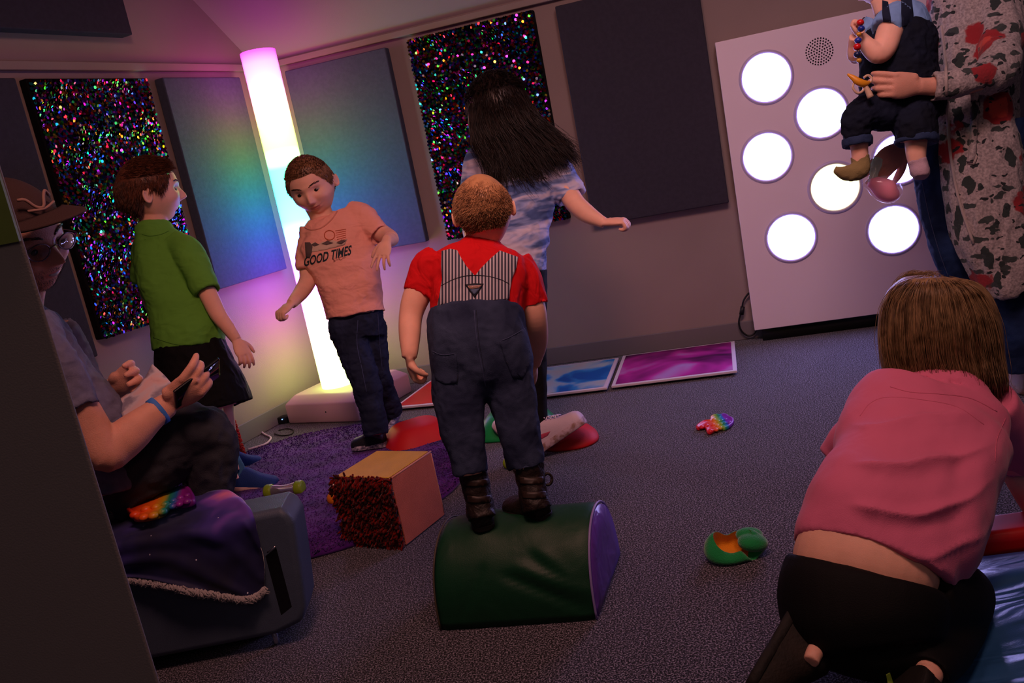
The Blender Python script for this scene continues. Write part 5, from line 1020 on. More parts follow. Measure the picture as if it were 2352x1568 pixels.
# glasses
gl = thing('glasses', hM.w((0, .5, 0))[0], 'rimmed glasses worn by the seated man in the cap', 'glasses'); q = MB(); M_gf = mat('frame_metal', hexc('6a6068'), .25, .5, metal=.9)
def lens(k, a, r=1.): return hM.w((k*.155+.105*r*math.cos(a), .455-.02*abs(math.cos(a))*k*math.cos(a)*0-.03*(max(0, k*math.cos(a))), -.01+.075*r*math.sin(a)*(1-.12*abs(math.cos(a)))))[0]
for k in (-1, 1): tube(q, [lens(k, a) for a in np.linspace(0, 2*math.pi, 25)], .0016, 6, 1)
tube(q, [lens(-1, 0), hM.w((0, .475, .01))[0], lens(1, math.pi)], .0014, 6, 3)
for k in (-1, 1): tube(q, [lens(k, 0 if k > 0 else math.pi), hM.w((k*.335, .36, .01))[0], hM.w((k*.385, .0, 0))[0], hM.w((k*.38, -.12, -.04))[0]], .0014, 6, 3)
q.build('frame', M_gf, gl)
for k in (-1, 1):
    q = MB(); c = lens(k, 0, 0.0); n_ = 24; ring = [lens(k, a, .97) for a in np.arange(n_)*2*math.pi/n_]; R = [ring, [c+(p-c)*.5+hM.f*.002 for p in ring], [c+(p-c)*.02+hM.f*.0028 for p in ring]]; rings(q, R, cap=(0, 1)); q.build('lens', mat('lens_glass', (1, 1, 1, 1), .02, .5, trans=1), gl)
# paper and phone
pp = [P(272, 924, 2.06), P(284, 958, 2.04), P(352, 944, 2.06), P(405, 896, 2.09), P(378, 868, 2.12), P(346, 838, 2.14), P(322, 866, 2.12)]
r1 = [P(268, 922, 2.13), P(300, 898, 2.14), P(328, 874, 2.15), P(350, 836, 2.17)]; r2 = [P(276, 942, 2.10), P(320, 916, 2.10), P(352, 892, 2.12), P(378, 862, 2.15)]; r3 = [P(284, 962, 2.06), P(330, 946, 2.06), P(372, 916, 2.08), P(400, 888, 2.12)]
N_ = net([r1, r2, r3], 7, 7); Vp = np.array(N_); q = MB(); a_, b_n = Vp.shape[:2]; q.add(Vp.reshape(-1, 3), [(i*b_n+j, (i+1)*b_n+j, (i+1)*b_n+j+1, i*b_n+j+1) for i in range(a_-1) for j in range(b_n-1)])
pa = q.build('printed_paper', blot('leaflet', [(.38, hexc('8a8494')), (.47, hexc('c8bcc2')), (.58, hexc('d2b0ae')), (.66, hexc('b98e8c'))], 16, 3)); s_ = pa.modifiers.new('s', 'SOLIDIFY'); s_.thickness = .0008; tag(pa, 'folded printed paper held in the hands of the seated man', 'paper')
c1, c2 = P(424, 900, 2.02), P(472, 864, 2.06); ax = nrm(c2-c1); w_ = nrm(nrm(np.cross(ax, nrm(c1-CAM)))*.45-nrm(c1-CAM)*.87); w_ = nrm(w_-ax*(w_@ax)); n_ = nrm(np.cross(ax, w_))
q = MB(); ph_o = c1-w_*.036-n_*.004-ax*.03; q.box(ph_o, ax*.135, w_*.068, n_*.008); ph = q.build('phone', mat('phone_black', hexc('09090b'), .25, .5), bevel=.003, seg=3); tag(ph, 'black phone in the hand of the seated man', 'phone')
q = MB(); q.box(ph_o+ax*.006+w_*.003+n_*.0081, ax*.123, w_*.062, n_*.0005); q.build('screen', mat('phone_screen', hexc('050507'), .08, .6), ph)
# ================================================================== WOMAN IN THE FLORAL CARDIGAN
WM = thing('person', G(2310, 905), 'woman in long floral cardigan and blue jeans holding a baby before the light board', 'person')
tW = [(2225, -60, 2.62, 70, .8), (2235, -10, 2.62, 95, .72), (2238, 60, 2.62, 98, .74), (2232, 140, 2.61, 88, .78), (2228, 220, 2.60, 84, .82), (2236, 300, 2.60, 88, .85)]
cdg = [(2228, -40, 2.62, 95, .8), (2240, 30, 2.62, 104, .78), (2240, 130, 2.61, 98, .82), (2234, 220, 2.60, 92, .85), (2240, 320, 2.59, 88, .9), (2256, 420, 2.58, 86, .9), (2276, 520, 2.57, 80, .85), (2300, 600, 2.56, 70, .8), (2318, 652, 2.55, 60, .75), (2325, 676, 2.55, 52, .7)]
slW = [(2282, 0, 2.56, 48, 1), (2296, 60, 2.52, 44, 1), (2298, 120, 2.47, 42, 1), (2286, 168, 2.42, 42, 1), (2230, 186, 2.40, 36, 1), (2170, 196, 2.40, 33, 1), (2140, 199, 2.40, 33, 1)]
amW = [(2290, 0, 2.56, 40, 1), (2300, 80, 2.50, 34, 1), (2288, 160, 2.43, 32, 1), (2230, 188, 2.40, 26, 1), (2150, 198, 2.40, 21, .9), (2110, 198, 2.395, 19, .8)]
am2W = [(2160, 20, 2.70, 46, 1), (2140, 140, 2.74, 38, 1), (2125, 250, 2.72, 30, 1), (2092, 318, 2.66, 22, 1), (2072, 338, 2.64, 18, .9)]
lW1 = [(2200, 260, 2.64, 70, .95), (2165, 360, 2.66, 62, 1), (2160, 440, 2.67, 52, 1), (2178, 520, 2.68, 50, 1), (2200, 600, 2.69, 46, 1), (2224, 680, 2.72, 42, 1), (2250, 760, 2.75, 38, 1), (2272, 830, 2.78, 36, 1)]
lW2 = [(2290, 280, 2.58, 66, .95), (2300, 420, 2.60, 58, 1), (2318, 560, 2.60, 54, 1), (2335, 700, 2.60, 48, 1), (2350, 800, 2.61, 42, 1), (2358, 850, 2.62, 40, 1)]
def b_(q):
    vloft(q, [(2215, -130, 2.62, 36, 1), (2222, -70, 2.62, 40, 1), (2226, -30, 2.62, 60, .9)]); vloft(q, shrink(tW, .86)); vloft(q, amW); vloft(q, am2W); vloft(q, shrink(lW1, .8)); vloft(q, shrink(lW2, .8))
    Head(P(2190, -210, 2.6), nrm(A3(-.8, .3, -.2)), Z3, .235).add(q)
    hand(q, P(2114, 198, 2.395), P(2050, 196, 2.385)-P(2114, 198, 2.395), A3(.15, .95, .05), .155, -1, (.30, .36, .42, .48), .3, .07, fr=.056, tdir=P(2052, 172, 2.385)-P(2090, 182, 2.39))
    hand(q, P(2072, 338, 2.64), P(2022, 384, 2.61)-P(2072, 338, 2.64), A3(-.1, .9, -.3), .165, 1, (.2, .25, .35, .4), .3, .05, fr=.062)
body(WM, b_, .0036, M_skin2, None)
hair_shell(Head(P(2190, -210, 2.6), nrm(A3(-.8, .3, -.2)), Z3, .235), lambda D: np.where(D[:, 2] > .0+.45*sst(.2, .8, D[:, 1])-.7*sst(0, -.6, D[:, 1]), .05, 0), hair_mat('hair_brown', '2c1b10', '5f3c24'), WM, 800, .2, lambda d: A3(0, -.2, -1))
# floral cloth
def floral():
    t = NT('floral_knit'); tc = t.add('TexCoord'); b = t.b; b.inputs['Roughness'].default_value = .95; b.inputs['Sheen Weight'].default_value = .1
    dn = t.add('TexNoise', Scale=34, Detail=2); t.ln(tc.outputs['Object'], dn.inputs['Vector']); vm = t.add('VectorMath', _operation='MULTIPLY_ADD'); t.ln(dn.outputs['Color'], vm.inputs[0]); vm.inputs[1].default_value = (.035, .035, .035); t.ln(tc.outputs['Object'], vm.inputs[2])
    def layer(scale, thr, soft, loc, stretch=(1, 1, 1)):
        mp = t.add('Mapping'); mp.inputs['Location'].default_value = loc; mp.inputs['Scale'].default_value = stretch; t.ln(vm.outputs[0], mp.inputs[0]); v = t.add('TexVoronoi', Scale=scale, Randomness=.9); t.ln(mp.outputs[0], v.inputs['Vector']); r = t.ramp(v.outputs['Distance'], [(thr, (1, 1, 1, 1)), (thr+soft, (0, 0, 0, 1))]); return r, v
    bn = t.add('TexNoise', Scale=160, Detail=1); t.ln(tc.outputs['Object'], bn.inputs['Vector']); base = t.ramp(bn.outputs[0], [(.3, hexc('827978')), (.7, hexc('ada09d'))]); cur = base.outputs[0]
    for (sc_, th, loc, stc, c) in ((15, .30, (1, 0, 2), (1.6, 1.6, .7), '26302e'), (17, .26, (4, 3, 0), (.8, .8, 1.8), '333a38'), (6.5, .30, (.4, .2, .1), (1, 1, 1), '8e1f26'), (6.5, .16, (.4, .2, .1), (1, 1, 1), 'c2453a'), (26, .20, (.7, .1, .5), (1, 1, 1.6), '1a2022')):
        r, v = layer(sc_, th, .03, loc, stc); mx = t.add('MixRGB'); t.ln(r.outputs[0], mx.inputs[0]); t.ln(cur, mx.inputs[1]); mx.inputs[2].default_value = hexc(c); cur = mx.outputs[0]
    t.ln(cur, b.inputs['Base Color']); bp = t.add('Bump', Strength=.4, Distance=.004); t.ln(bn.outputs[0], bp.inputs['Height']); t.ln(bp.outputs[0], b.inputs['Normal']); return t.m
M_flo = floral()
def f_(q): vloft(q, cdg, pw=2.3, hollow=(0, .03)); vloft(q, slW, hollow=(0, .015))
cw = cloth('cardigan', f_, M_flo, WM, .0055, 5, .012, 6, (1.4, 1.4, .5), 31, amp2=.006)
def f_(q): vloft(q, lW1, hollow=(0, .01)); vloft(q, lW2, hollow=(0, .01))
jw_ = cloth('jeans', f_, mat('denim_blue', hexc('1c3158'), .85, .15, bump=.4, bscale=600, col2='13213f', vscale=8, fold=.3, fscale=14), WM, .0055, 4, .006, 10, (1, 1, 1), 32, amp2=.003)
strip('jeans_seam', [(2118, 420), (2135, 500), (2158, 580), (2180, 640)], bvh_of(jw_), .7, .0005, M_stitch, jw_)
wt = bvh_of(cw)
strip('placket', [(2162, 60), (2172, 150), (2175, 230), (2180, 320), (2190, 400), (2206, 470), (2236, 560)], wt, 3.5, .001, mat('placket_cream', hexc('a39690'), .9, bump=.3), cw)
strip('belt_tie', [(2240, 215), (2238, 280), (2234, 350), (2228, 372)], wt, 9, .002, M_flo, cw)
patch('pocket_tag', [(2224, 352), (2238, 346), (2246, 360), (2238, 378), (2224, 376)], wt, .004, mat('placket_cream', hexc('a39690'), .9), cw, 5, .002)
hp = G(2372, 905, .002); tp_ = G(2296, 868, .002)
s = shoe('sneaker', hp, hp+nrm(tp_-hp)*.24, Z3, .09, .09, WM, M_wsh, M_wso, .024, M_lace)
s = shoe('sneaker', G(2300, 842, .002), G(2250, 818, .002), Z3, .09, .09, WM, M_wsh, M_wso, .024, M_lace)
# ------------------------------------------------------------------ baby on her arm
BB = thing('person', P(2060, 240, 2.51), 'baby in light blue shirt and navy overalls carried on the hip of the woman', 'person')
hB = Head(P(2020, -52, 2.51), nrm(A3(-.85, .45, -.35)), nrm(A3(-.12, .0, 1)), .158, cheek=1.5, nose=.7)
tB = [(2045, 20, 2.51, 34, .9), (2058, 45, 2.51, 66, .8), (2062, 90, 2.51, 74, .85), (2064, 150, 2.51, 76, .9), (2068, 210, 2.52, 80, .9), (2074, 250, 2.53, 82, .9), (2076, 275, 2.53, 70, .85)]
slB = [(2062, 36, 2.47, 36, 1), (2046, 56, 2.45, 36, 1), (2032, 72, 2.435, 33, 1)]
abB = [(2062, 40, 2.47, 28, 1), (2045, 70, 2.44, 29, 1), (2032, 108, 2.425, 27, 1), (2016, 122, 2.42, 24, 1), (1994, 106, 2.42, 19, 1), (1978, 88, 2.42, 15, .9), (1973, 82, 2.42, 14, .8)]
abB2 = [(2010, 60, 2.57, 24, 1), (1985, 95, 2.58, 22, 1), (1966, 128, 2.57, 19, 1), (1962, 100, 2.54, 14, 1), (1963, 84, 2.52, 12, 1)]
lB1 = [(2072, 240, 2.51, 50, 1), (2030, 255, 2.47, 46, 1), (1985, 262, 2.45, 40, 1), (1968, 284, 2.45, 35, 1), (1968, 318, 2.46, 30, 1), (1969, 330, 2.46, 30, 1)]
lB2 = [(2090, 235, 2.51, 54, 1), (2098, 270, 2.46, 50, 1), (2102, 300, 2.44, 46, 1), (2104, 322, 2.44, 44, 1)]
skB1 = [(1972, 310, 2.46, 22, 1), (1974, 345, 2.465, 19, 1), (1976, 372, 2.47, 19, 1)]; skB2 = [(2104, 305, 2.44, 26, 1), (2104, 350, 2.44, 22, 1), (2108, 380, 2.44, 18, 1)]
def b_(q):
    hB.add(q); vloft(q, [(2030, -5, 2.51, 30, 1), (2040, 25, 2.51, 30, 1)]); vloft(q, shrink(tB, .86)); vloft(q, abB); vloft(q, abB2); vloft(q, shrink(lB1, .8)); vloft(q, shrink(lB2, .8)); vloft(q, skB1); vloft(q, skB2)
    vloft(q, [(1976, 366, 2.47, 18, 1), (1974, 388, 2.47, 20, 1), (1955, 396, 2.47, 17, .9), (1925, 392, 2.47, 9, .9)]); vloft(q, [(2108, 370, 2.44, 18, 1), (2113, 392, 2.435, 18, 1), (2114, 402, 2.43, 14, 1)])
    hand(q, P(1973, 82, 2.42), P(1958, 62, 2.42)-P(1973, 82, 2.42), A3(.6, -.2, .3), .066, 1, (.7, .75, .8, .85), .6, .1, fr=.066)
    hand(q, P(1963, 84, 2.52), A3(-.1, -.1, 1), A3(.6, -.2, .3), .062, -1, (.7, .75, .8, .85), .6, .1, fr=.066)
body(BB, b_, .0024, M_skin, None); hB.eyes(BB)
M_hb = hair_mat('hair_baby', '5a3a22', '9a7048')
hair_shell(hB, lambda D: np.where(D[:, 2] > .1+.4*sst(.1, .7, D[:, 1])-.5*sst(0, -.6, D[:, 1]), .02, 0), M_hb, BB, 1200, .07, lambda d: A3(0, .3, -.5))
def f_(q): vloft(q, shrink(tB[:5], 1.0), pw=2.3); vloft(q, slB, hollow=(0, .01)); vloft(q, [(2012, 50, 2.56, 30, 1), (1996, 78, 2.57, 27, 1)], hollow=(0, .01))
cloth('shirt', f_, mat('cotton_blue', hexc('7fa3d4'), .85, .15, bump=.2, bscale=600, fold=.4, fscale=18, var=.15, vscale=12), BB, .004, 4, .005, 14, (1, 1, 1), 41, amp2=.002)
def f_(q): vloft(q, [(s[0]+(4 if i < 2 else 0), s[1], s[2]-.004, s[3]*(.80 if i == 1 else 1.09), s[4]*1.06) for i, s in enumerate(tB) if i > 0]); vloft(q, lB1, hollow=(0, .008)); vloft(q, lB2, hollow=(0, .008))
ov = cloth('overalls', f_, mat('denim_navy', hexc('161c2e'), .85, .15, bump=.4, bscale=600, col2='10141f', vscale=10, fold=.4, fscale=16), BB, .004, 5, .005, 14, (1, 1, 1), 42, amp2=.004)
stx = bvh_of(bpy.data.objects[ov.name]); stq = [o for o in BB.children if o.name.startswith('shirt')]; sbt = bvh_of(stq[0])
for pl in ([(2070, -6), (2094, -6), (2098, 30), (2100, 62), (2072, 62), (2070, 30)], [(2026, 0), (2040, 4), (2046, 40), (2046, 66), (2030, 62), (2026, 30)]): patch('strap', pl, sbt, .004, mat('denim_navy2', hexc('1d2438'), .85, .15, bump=.4, bscale=600), ov, 5, .003)
def cuff(a, b): q = MB(); vloft(q, a, hollow=(.006, .006)); me = remesh(q, .003, 3); folds(me, .002, 40); return link('trouser_cuff', me, mat('denim_cuff', hexc('223252'), .85, bump=.3), ov)
cuff([(1968, 316, 2.46, 33, 1), (1969, 326, 2.46, 34, 1), (1970, 336, 2.46, 33, 1)], 0); cuff([(2104, 314, 2.44, 47, 1), (2105, 322, 2.44, 48, 1), (2105, 330, 2.44, 47, 1)], 0)
for nm, secs, c in (('sock', [(1975, 358, 2.47, 20.5, 1), (1977, 374, 2.47, 20.5, 1), (1974, 389, 2.47, 22, 1), (1955, 397, 2.47, 19.5, .9), (1935, 396, 2.47, 15, .9), (1917, 390, 2.47, 8, .9)], '8a7a4e'), ('sock', [(2106, 366, 2.44, 21, 1), (2110, 382, 2.44, 21, 1), (2114, 396, 2.432, 21, 1), (2115, 408, 2.428, 15, 1)], 'b79aa6')):
    q = MB(); vloft(q, secs); me = remesh(q, .003, 4); folds(me, .0015, 50); link(nm, me, mat(nm+c, hexc(c), .95, bump=.5, bscale=500), BB)
q = MB(); ellip(q, P(2066, 24, 2.435), (RX*.009, UX*.009, F*.003), 10); q.build('strap_button', mat('button_dark', hexc('2a2430'), .4, .5), ov)
# bead chain and teether
bc = thing('bead_chain', P(1972, 60, 2.395), 'red, blue and yellow bead chain in front of the baby', 'bead chain'); pts = []
for i, (x, y, r_, c) in enumerate(((1976, 52, 8.5, 'c81418'), (1978, 66, 8, '1c2f8c'), (1973, 79, 6, 'c98a28'), (1971, 93, 8, '2338a0'), (1969, 108, 9, 'c81418'), (1969, 125, 8, '1a2450'), (1973, 139, 6, 'c9922c'))):
    p = P(x, y, 2.38); pts.append(p); q = MB(); ellip(q, p, (RX*r_*2.385/FPX, UX*r_*2.1/FPX, F*r_*2.385/FPX), 12); q.build('bead', mat('bead_'+c, hexc(c), .3, .5), bc)
q = MB(); tube(q, [P(1985, 40, 2.405)]+pts+[P(1974, 150, 2.385), P(1976, 172, 2.385)], .0015, 6, 2); q.build('cord', mat('cord_navy', hexc('141a38'), .7), bc)
tt = thing('teether', P(1974, 180, 2.385), 'yellow and white teether hanging from the bead chain', 'teether'); M_ty = mat('teether_yellow', hexc('dd9320'), .4, .4); M_tw = mat('teether_white', hexc('c9a88c'), .4, .4)
q = MB(); tube(q, [P(1946, 170, 2.385), P(1958, 178, 2.382), P(1972, 188, 2.38), P(1986, 192, 2.382), P(1999, 188, 2.385)], [.003, .0075, .0105, .0095, .003], 12, 4); me = remesh(q, .002, 2); link('banana', me, M_ty, tt)
q = MB(); tube(q, [P(1984, 178, 2.385), P(1994, 173, 2.385), P(2002, 180, 2.385), P(1999, 190, 2.385)], .0035, 8, 4); tube(q, [P(1962, 186, 2.385), P(1959, 202, 2.385), P(1970, 214, 2.385), P(1982, 208, 2.385), P(1984, 196, 2.385)], .0035, 8, 4); tube(q, [P(1986, 196, 2.385), P(1994, 210, 2.385), P(2000, 224, 2.385)], [.006, .008, .009], 8, 3); q.build('handle', M_tw, tt)
# clear cone of pink sweets held by the far hand
cn = thing('pink_cone', P(2030, 440, 2.6), 'clear cone with a pink filling held low in front of the light board', 'cone'); ap = P(2040, 462, 2.6)
q = MB(); R = []
ctr = [(2010, 424, 30, .004), (2022, 434, 28, .02), (2040, 452, 20, .02), (2048, 462, 6, .01)]
vloft(q, [(1996, 418, 2.6, 10, .8), (2010, 422, 2.6, 17, .8), (2028, 432, 2.6, 24, .8), (2044, 440, 2.6, 24, .8), (2056, 442, 2.6, 17, .8), (2064, 440, 2.6, 6, .8)]); me = remesh(q, .003, 3); link('filling', me, mat('pink_filling', hexc('ff7f9a'), .5, .3, sss=.6), cn)
q = MB(); vloft(q, [(1982, 424, 2.6, 3, .8), (2000, 424, 2.6, 16, .8), (2022, 430, 2.6, 28, .8), (2046, 436, 2.6, 30, .8), (2066, 430, 2.6, 16, .8)]); q.build('wrapper', mat('clear_film', (.95, .8, .9, 1), .12, .8, alpha=.22), cn)
q = MB(); vloft(q, [(2018, 362, 2.6, 10, .7), (2010, 385, 2.6, 13, .7), (2004, 408, 2.6, 9, .7), (2000, 420, 2.6, 6, .7)]); me = remesh(q, .003, 2); folds(me, .003, 50); link('twisted_top', me, mat('clear_film_green', (.6, .75, .6, 1), .12, .8, alpha=.5), cn)

# ================================================================== BLONDE CHILD KNEELING IN THE FOREGROUND
BG = thing('person', G(2000, 1568), 'blonde child in pink shirt and black leggings kneeling on the blue mat, back turned', 'person')
fB = nrm(A3(.12, .95, -.25)); hG2 = Head(P(2152, 775, 1.81), fB, nrm(A3(.0, .25, 1)), .205)
tS = [(2172, 895, 1.75, 56, .9), (2165, 915, 1.74, 104, .66), (2158, 940, 1.73, 146, .6), (2130, 980, 1.70, 172, .62), (2105, 1050, 1.64, 172, .68), (2080, 1120, 1.58, 168, .72), (2045, 1190, 1.52, 168, .76)]
shs = [(2165, 912, 1.74, 118, .66), (2158, 936, 1.73, 154, .6), (2132, 980, 1.70, 184, .62), (2108, 1050, 1.64, 186, .68), (2086, 1120, 1.58, 184, .75), (2046, 1190, 1.52, 192, .80), (2016, 1245, 1.49, 184, .82), (2000, 1300, 1.47, 176, .83)]
wst = [(2034, 1180, 1.52, 138, .72), (2002, 1240, 1.485, 148, .78), (1985, 1300, 1.468, 158, .80), (1978, 1350, 1.46, 150, .75)]
hip = [(1982, 1312, 1.466, 169, .86), (1978, 1338, 1.462, 177, .88), (1977, 1380, 1.45, 184, .92), (1990, 1440, 1.435, 180, .95), (2005, 1495, 1.42, 160, .95)]
thR = [(2080, 1370, 1.45, 115, 1), (2150, 1370, 1.50, 105, 1), (2195, 1375, 1.56, 82, 1), (2200, 1380, 1.60, 60, 1)]
thL = [(1950, 1370, 1.46, 115, 1), (1960, 1350, 1.55, 100, 1), (1975, 1340, 1.66, 80, 1)]
sR = [(2205, 1385, 1.60, 62, 1), (2190, 1440, 1.50, 66, 1), (2160, 1500, 1.40, 58, 1), (2130, 1550, 1.32, 44, 1)]
sL = [(1975, 1345, 1.66, 60, 1), (1940, 1400, 1.54, 62, 1), (1900, 1450, 1.44, 52, 1), (1872, 1480, 1.38, 38, 1)]
aR = [(2285, 950, 1.74, 56, 1), (2318, 1010, 1.80, 50, 1), (2345, 1080, 1.84, 42, 1), (2372, 1140, 1.90, 36, 1), (2392, 1180, 1.94, 30, 1), (2400, 1200, 1.95, 26, .9)]
aL = [(2030, 945, 1.75, 52, 1), (1965, 1010, 1.82, 46, 1), (1935, 1060, 1.86, 38, 1), (1960, 1110, 1.95, 32, 1), (1990, 1150, 2.0, 24, 1)]
slR2 = [(2262, 930, 1.74, 66, 1), (2306, 985, 1.77, 64, 1), (2334, 1040, 1.81, 58, 1), (2345, 1062, 1.82, 56, 1)]
slL2 = [(2048, 925, 1.75, 56, 1), (1985, 982, 1.78, 54, 1), (1938, 1036, 1.83, 46, 1), (1918, 1058, 1.84, 42, 1)]
def b_(q):
    hG2.add(q); vloft(q, [(2160, 830, 1.80, 52, 1), (2168, 870, 1.77, 50, 1), (2172, 895, 1.75, 60, 1)]); vloft(q, shrink(tS[:7], .86)); vloft(q, wst, pw=2.3); vloft(q, shrink(hip[1:], .7)); vloft(q, aR); vloft(q, aL); vloft(q, shrink(thR, .65)); vloft(q, shrink(thL, .65)); vloft(q, shrink(sR, .7)); vloft(q, shrink(sL, .7))
    vloft(q, [(1900, 1450, 1.44, 26, 1), (1874, 1492, 1.38, 20, 1), (1862, 1520, 1.36, 18, 1)]); vloft(q, [(2150, 1520, 1.36, 34, 1), (2132, 1556, 1.32, 26, 1), (2120, 1590, 1.29, 24, 1)])
    hand(q, P(2400, 1200, 1.95), A3(.2, .6, -.7), A3(0, .4, -.9), .13, 1, (.1, .1, .1, .1)); hand(q, P(1990, 1150, 2.0), A3(.3, .6, -.6), A3(0, -.3, -.9), .13, -1, (.4, .4, .5, .5))
body(BG, b_, .0032, M_skin, None, smooth=5)
def f_(q): vloft(q, shs, pw=2.25, hollow=(0, .03)); vloft(q, slR2, hollow=(0, .02)); vloft(q, slL2, hollow=(0, .02)); vloft(q, [(2168, 895, 1.765, 66, 1), (2168, 904, 1.75, 90, .8), (2165, 918, 1.74, 122, .66)])
q = MB(); f_(q); me = remesh(q, .0055, 6); c = co_of(me); n = no_of(me); px = px_of(c)
# drag folds running across the back where the shirt rides up
s_ = (px[:, 1]-880)/400; u_ = (px[:, 0]-2100)/180; ph = s_*13.0+1.3*u_*u_+.9*u_+.8*fbm(c*np.array([5, 5, 5]), 2, 3); amp = .018*sst(.05, .35, s_)*sst(1.12, .8, s_)*sst(-.9, -.5, u_)*sst(1.1, .2, u_)
fz = (1-np.abs(np.sin(ph)))**2.2-.2; ph2 = u_*8+s_*2; fz2 = np.sin(ph2)*sst(.25, .8, u_)*.9
set_co(me, c+n*(fz*amp+fz2*.008*sst(.2, .5, s_)+fbm(c*np.array([9, 9, 9]), 2, 8)*.006)[:, None])
shb = link('shirt', me, mat('cotton_pink', hexc('cf6a8c'), .85, .15, bump=.2, bscale=600, fold=.35, fscale=9, sheen=.15), BG)
sb = bvh_of(shb); rib = mat('cotton_pink_rib', hexc('c4627f'), .9)
strip('collar_seam', [(2045, 888), (2090, 900), (2160, 905), (2230, 915), (2290, 945)], sb, 1.2, .0003, rib, shb)
strip('shoulder_seam', [(1975, 955), (2000, 925), (2040, 912), (2120, 918), (2200, 935), (2260, 975)], sb, .9, .0003, rib, shb)
strip('sleeve_seam', [(2310, 960), (2290, 1010), (2286, 1060)], sb, .9, .0003, rib, shb)
def f_(q): vloft(q, hip, pw=2.3, hollow=(.012, 0)); ellip(q, P(2020, 1470, 1.43), (RX*.13, UX*.06, F*.10), 16); vloft(q, thR); vloft(q, thL); vloft(q, sR, hollow=(0, .01)); vloft(q, sL, hollow=(0, .01))
lgb = cloth('leggings', f_, mat('leggings_black', hexc('070708'), .75, .2, bump=.2, bscale=500), BG, .0055, 8, .003, 8, (1, 1, 1), 51)
M_kb = mat('shoe_black', hexc('16130f'), .7, .25, bump=.3, bscale=200, col2='241c16', vscale=18); M_kg = mat('shoe_green', hexc('6f8a2a'), .6); M_ks = mat('shoe_sole_black', hexc('171411'), .7, bump=.4, bscale=90)
for (hx, hy, hd_, tx, ty, td_, gx, gy, g2) in ((1868, 1500, 1.36, 1745, 1490, 1.42, 1772, 1428, 0), (2075, 1560, 1.27, 2010, 1600, 1.22, 2045, 1540, 0)):
    pass
h1, t1 = P(1812, 1405, 1.45), P(1700, 1600, 1.37)
s = shoe('shoe', h1, t1, nrm(A3(.85, .15, .1)), .085, .10, BG, M_kb, M_ks, .016); 
st = bvh_of(s)
so = [o for o in s.children if o.name.startswith('sole')]; sob = bvh_of(so[0]) if so else st
patch('heel_flash', [(1770, 1440), (1778, 1420), (1792, 1402), (1798, 1400), (1797, 1412), (1786, 1430), (1775, 1442)], st, .0015, M_kg, s, 5, .001)
h2, t2 = P(2095, 1530, 1.33), P(2040, 1690, 1.25)
s = shoe('shoe', h2, t2, nrm(A3(.7, .1, -.5)), .085, .095, BG, M_kb, M_ks, .016)
so = [o for o in s.children if o.name.startswith('sole')]; patch('heel_flash', [(2035, 1548), (2044, 1544), (2052, 1568), (2056, 1600), (2044, 1600)], bvh_of(so[0]), .0015, M_kg, s, 5, .001)
# hair: straight blonde, hanging to the shoulders and forwards on the right
M_hbl = hair_mat('hair_blonde', '48331c', '937653', .4)
def th_(D):
    X, Y, Z = D[:, 0], D[:, 1], D[:, 2]; return np.where(Z > -.2+.6*sst(.2, .8, Y)-.8*sst(.1, -.4, Y), .07, 0)
q = MB()
vs_ = [(2150, 640, 1.82, 40, .95), (2146, 660, 1.82, 88, .95), (2148, 700, 1.81, 118, .92), (2155, 760, 1.80, 130, .85), (2162, 820, 1.795, 130, .78), (2174, 870, 1.78, 126, .62), (2184, 915, 1.755, 120, .4)]
vloft(q, vs_, n=40); me = remesh(q, .004, 6); hb_ = link('hair_mass', me, M_hbl, None); hb_.name = 'hair'; hb_.parent = BG; hb_.matrix_parent_inverse = Matrix.Translation(-Vector(BG.location))
gpb = []; hbv = bvh_of(hb_)
for a in np.linspace(-1, 1, 13):
    pa = []
    for i, (x, y, d, w, qq) in enumerate(vs_[1:]):
        hx_, hy_ = x+a*w*.965, y+4*abs(a); r_ = nrm(ray(hx_, hy_)); h_ = hbv.ray_cast(Vector(CAM), Vector(r_))[0]; pa.append((np.array(h_)-r_*.002) if h_ else P(hx_, hy_, d))
    e = vs_[-1]; pa.append(P(e[0]+a*e[3]*1.05+(18 if a > .6 else 0), e[1]+(30 if a > .7 else -4), e[2]-.02*math.sqrt(1-(a*.97)**2))); 
    if a > .8: pa.append(P(2312, 950, 1.74)); pa.append(P(2330, 985, 1.74))
    gpb.append(pa)
top_ = P(2140, 640, 1.80)
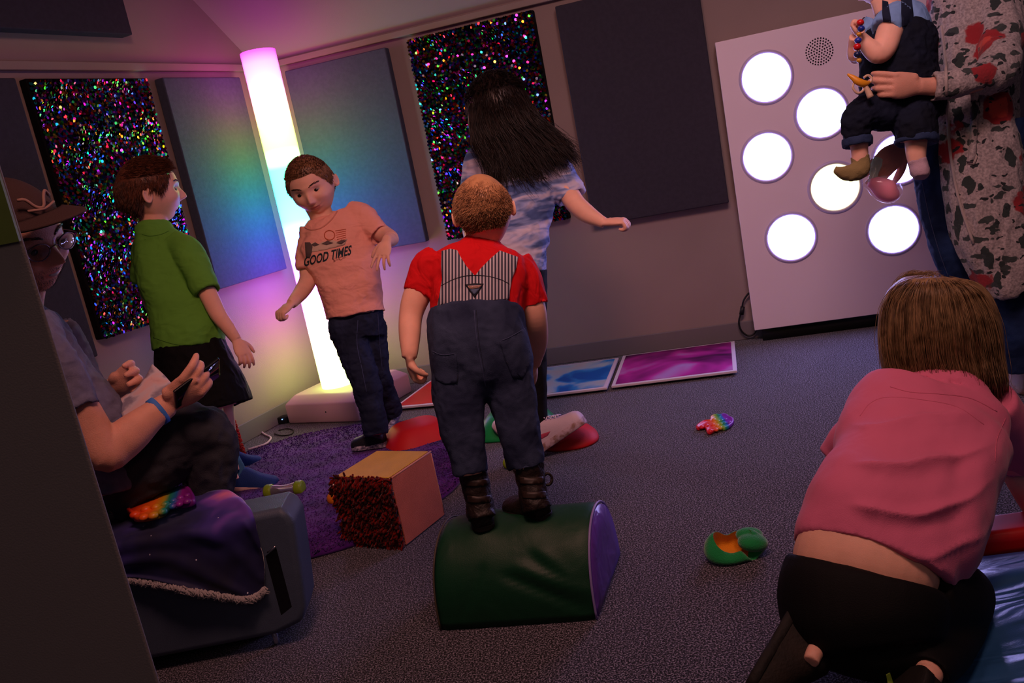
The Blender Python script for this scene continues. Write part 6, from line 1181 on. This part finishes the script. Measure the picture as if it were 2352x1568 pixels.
for pa in gpb: pa.insert(0, top_+(pa[0]-top_)*.35+UX*.004)
q = MB(); strand_bundle(q, gpb[:-2], 5200, .0045, .0011, .0005, 6, 9, .002); strand_bundle(q, gpb[-3:], 1100, .006, .0011, .0005, 6, 10, .003); strand_bundle(q, gpb, 500, .011, .0007, .0003, 6, 12, .006)
wis = [[P(2050+i*9, 700-i*8, 1.83), P(2052+i*10, 668-i*5, 1.84), P(2072+i*12, 645-i*2, 1.84), P(2100+i*12, 640, 1.83), P(2130+i*8, 645, 1.82)] for i in range(5)]
strand_bundle(q, wis, 500, .007, .0006, .0003, 6, 11, .006); q.build('hair_strands', M_hbl, BG)
# ================================================================== LIGHT
def area(name, loc, target, size, power, color, spread=math.pi):
    l = bpy.data.lights.new(name, 'AREA'); l.shape = 'DISK'; l.size = size; l.energy = power; l.color = color; l.spread = spread
    o = bpy.data.objects.new(name, l); col.objects.link(o); o.location = loc
    o.rotation_euler = (Vector(target)-Vector(loc)).to_track_quat('-Z', 'Y').to_euler(); return o
area('ceiling_lamp', (-.1, 1.12, 2.42), (-.4, 2.9, .6), .6, 15, (1, .45, .37), math.radians(115))
area('fill_light_blonde', (.75, .9, 2.3), (.72, 1.55, .2), .4, 2, (1, .5, .42), math.radians(80))  # added narrow fill aimed down at the blonde child
area('fill_light_front', (.2, -1.4, 2.3), (-.3, 1.5, .6), 1.2, 4.6, (1, .64, .56))  # dim fill added behind the camera for the partition and the fronts
area('fill_light_board', (.7, 1.4, 2.42), (1.25, 3.8, .7), .6, 7, (1, .6, .64), math.radians(95))  # added light that lifts the right-hand wall and the light board
wd = bpy.data.worlds.new('world'); sc.world = wd; wd.use_nodes = True; bg = wd.node_tree.nodes['Background']; bg.inputs[0].default_value = (.42, .30, .42, 1); bg.inputs[1].default_value = .045
cy = sc.cycles; cy.max_bounces = 6; cy.diffuse_bounces = 3; cy.glossy_bounces = 3; cy.transmission_bounces = 5; cy.transparent_max_bounces = 6; cy.caustics_reflective = False; cy.caustics_refractive = False; cy.sample_clamp_indirect = 4
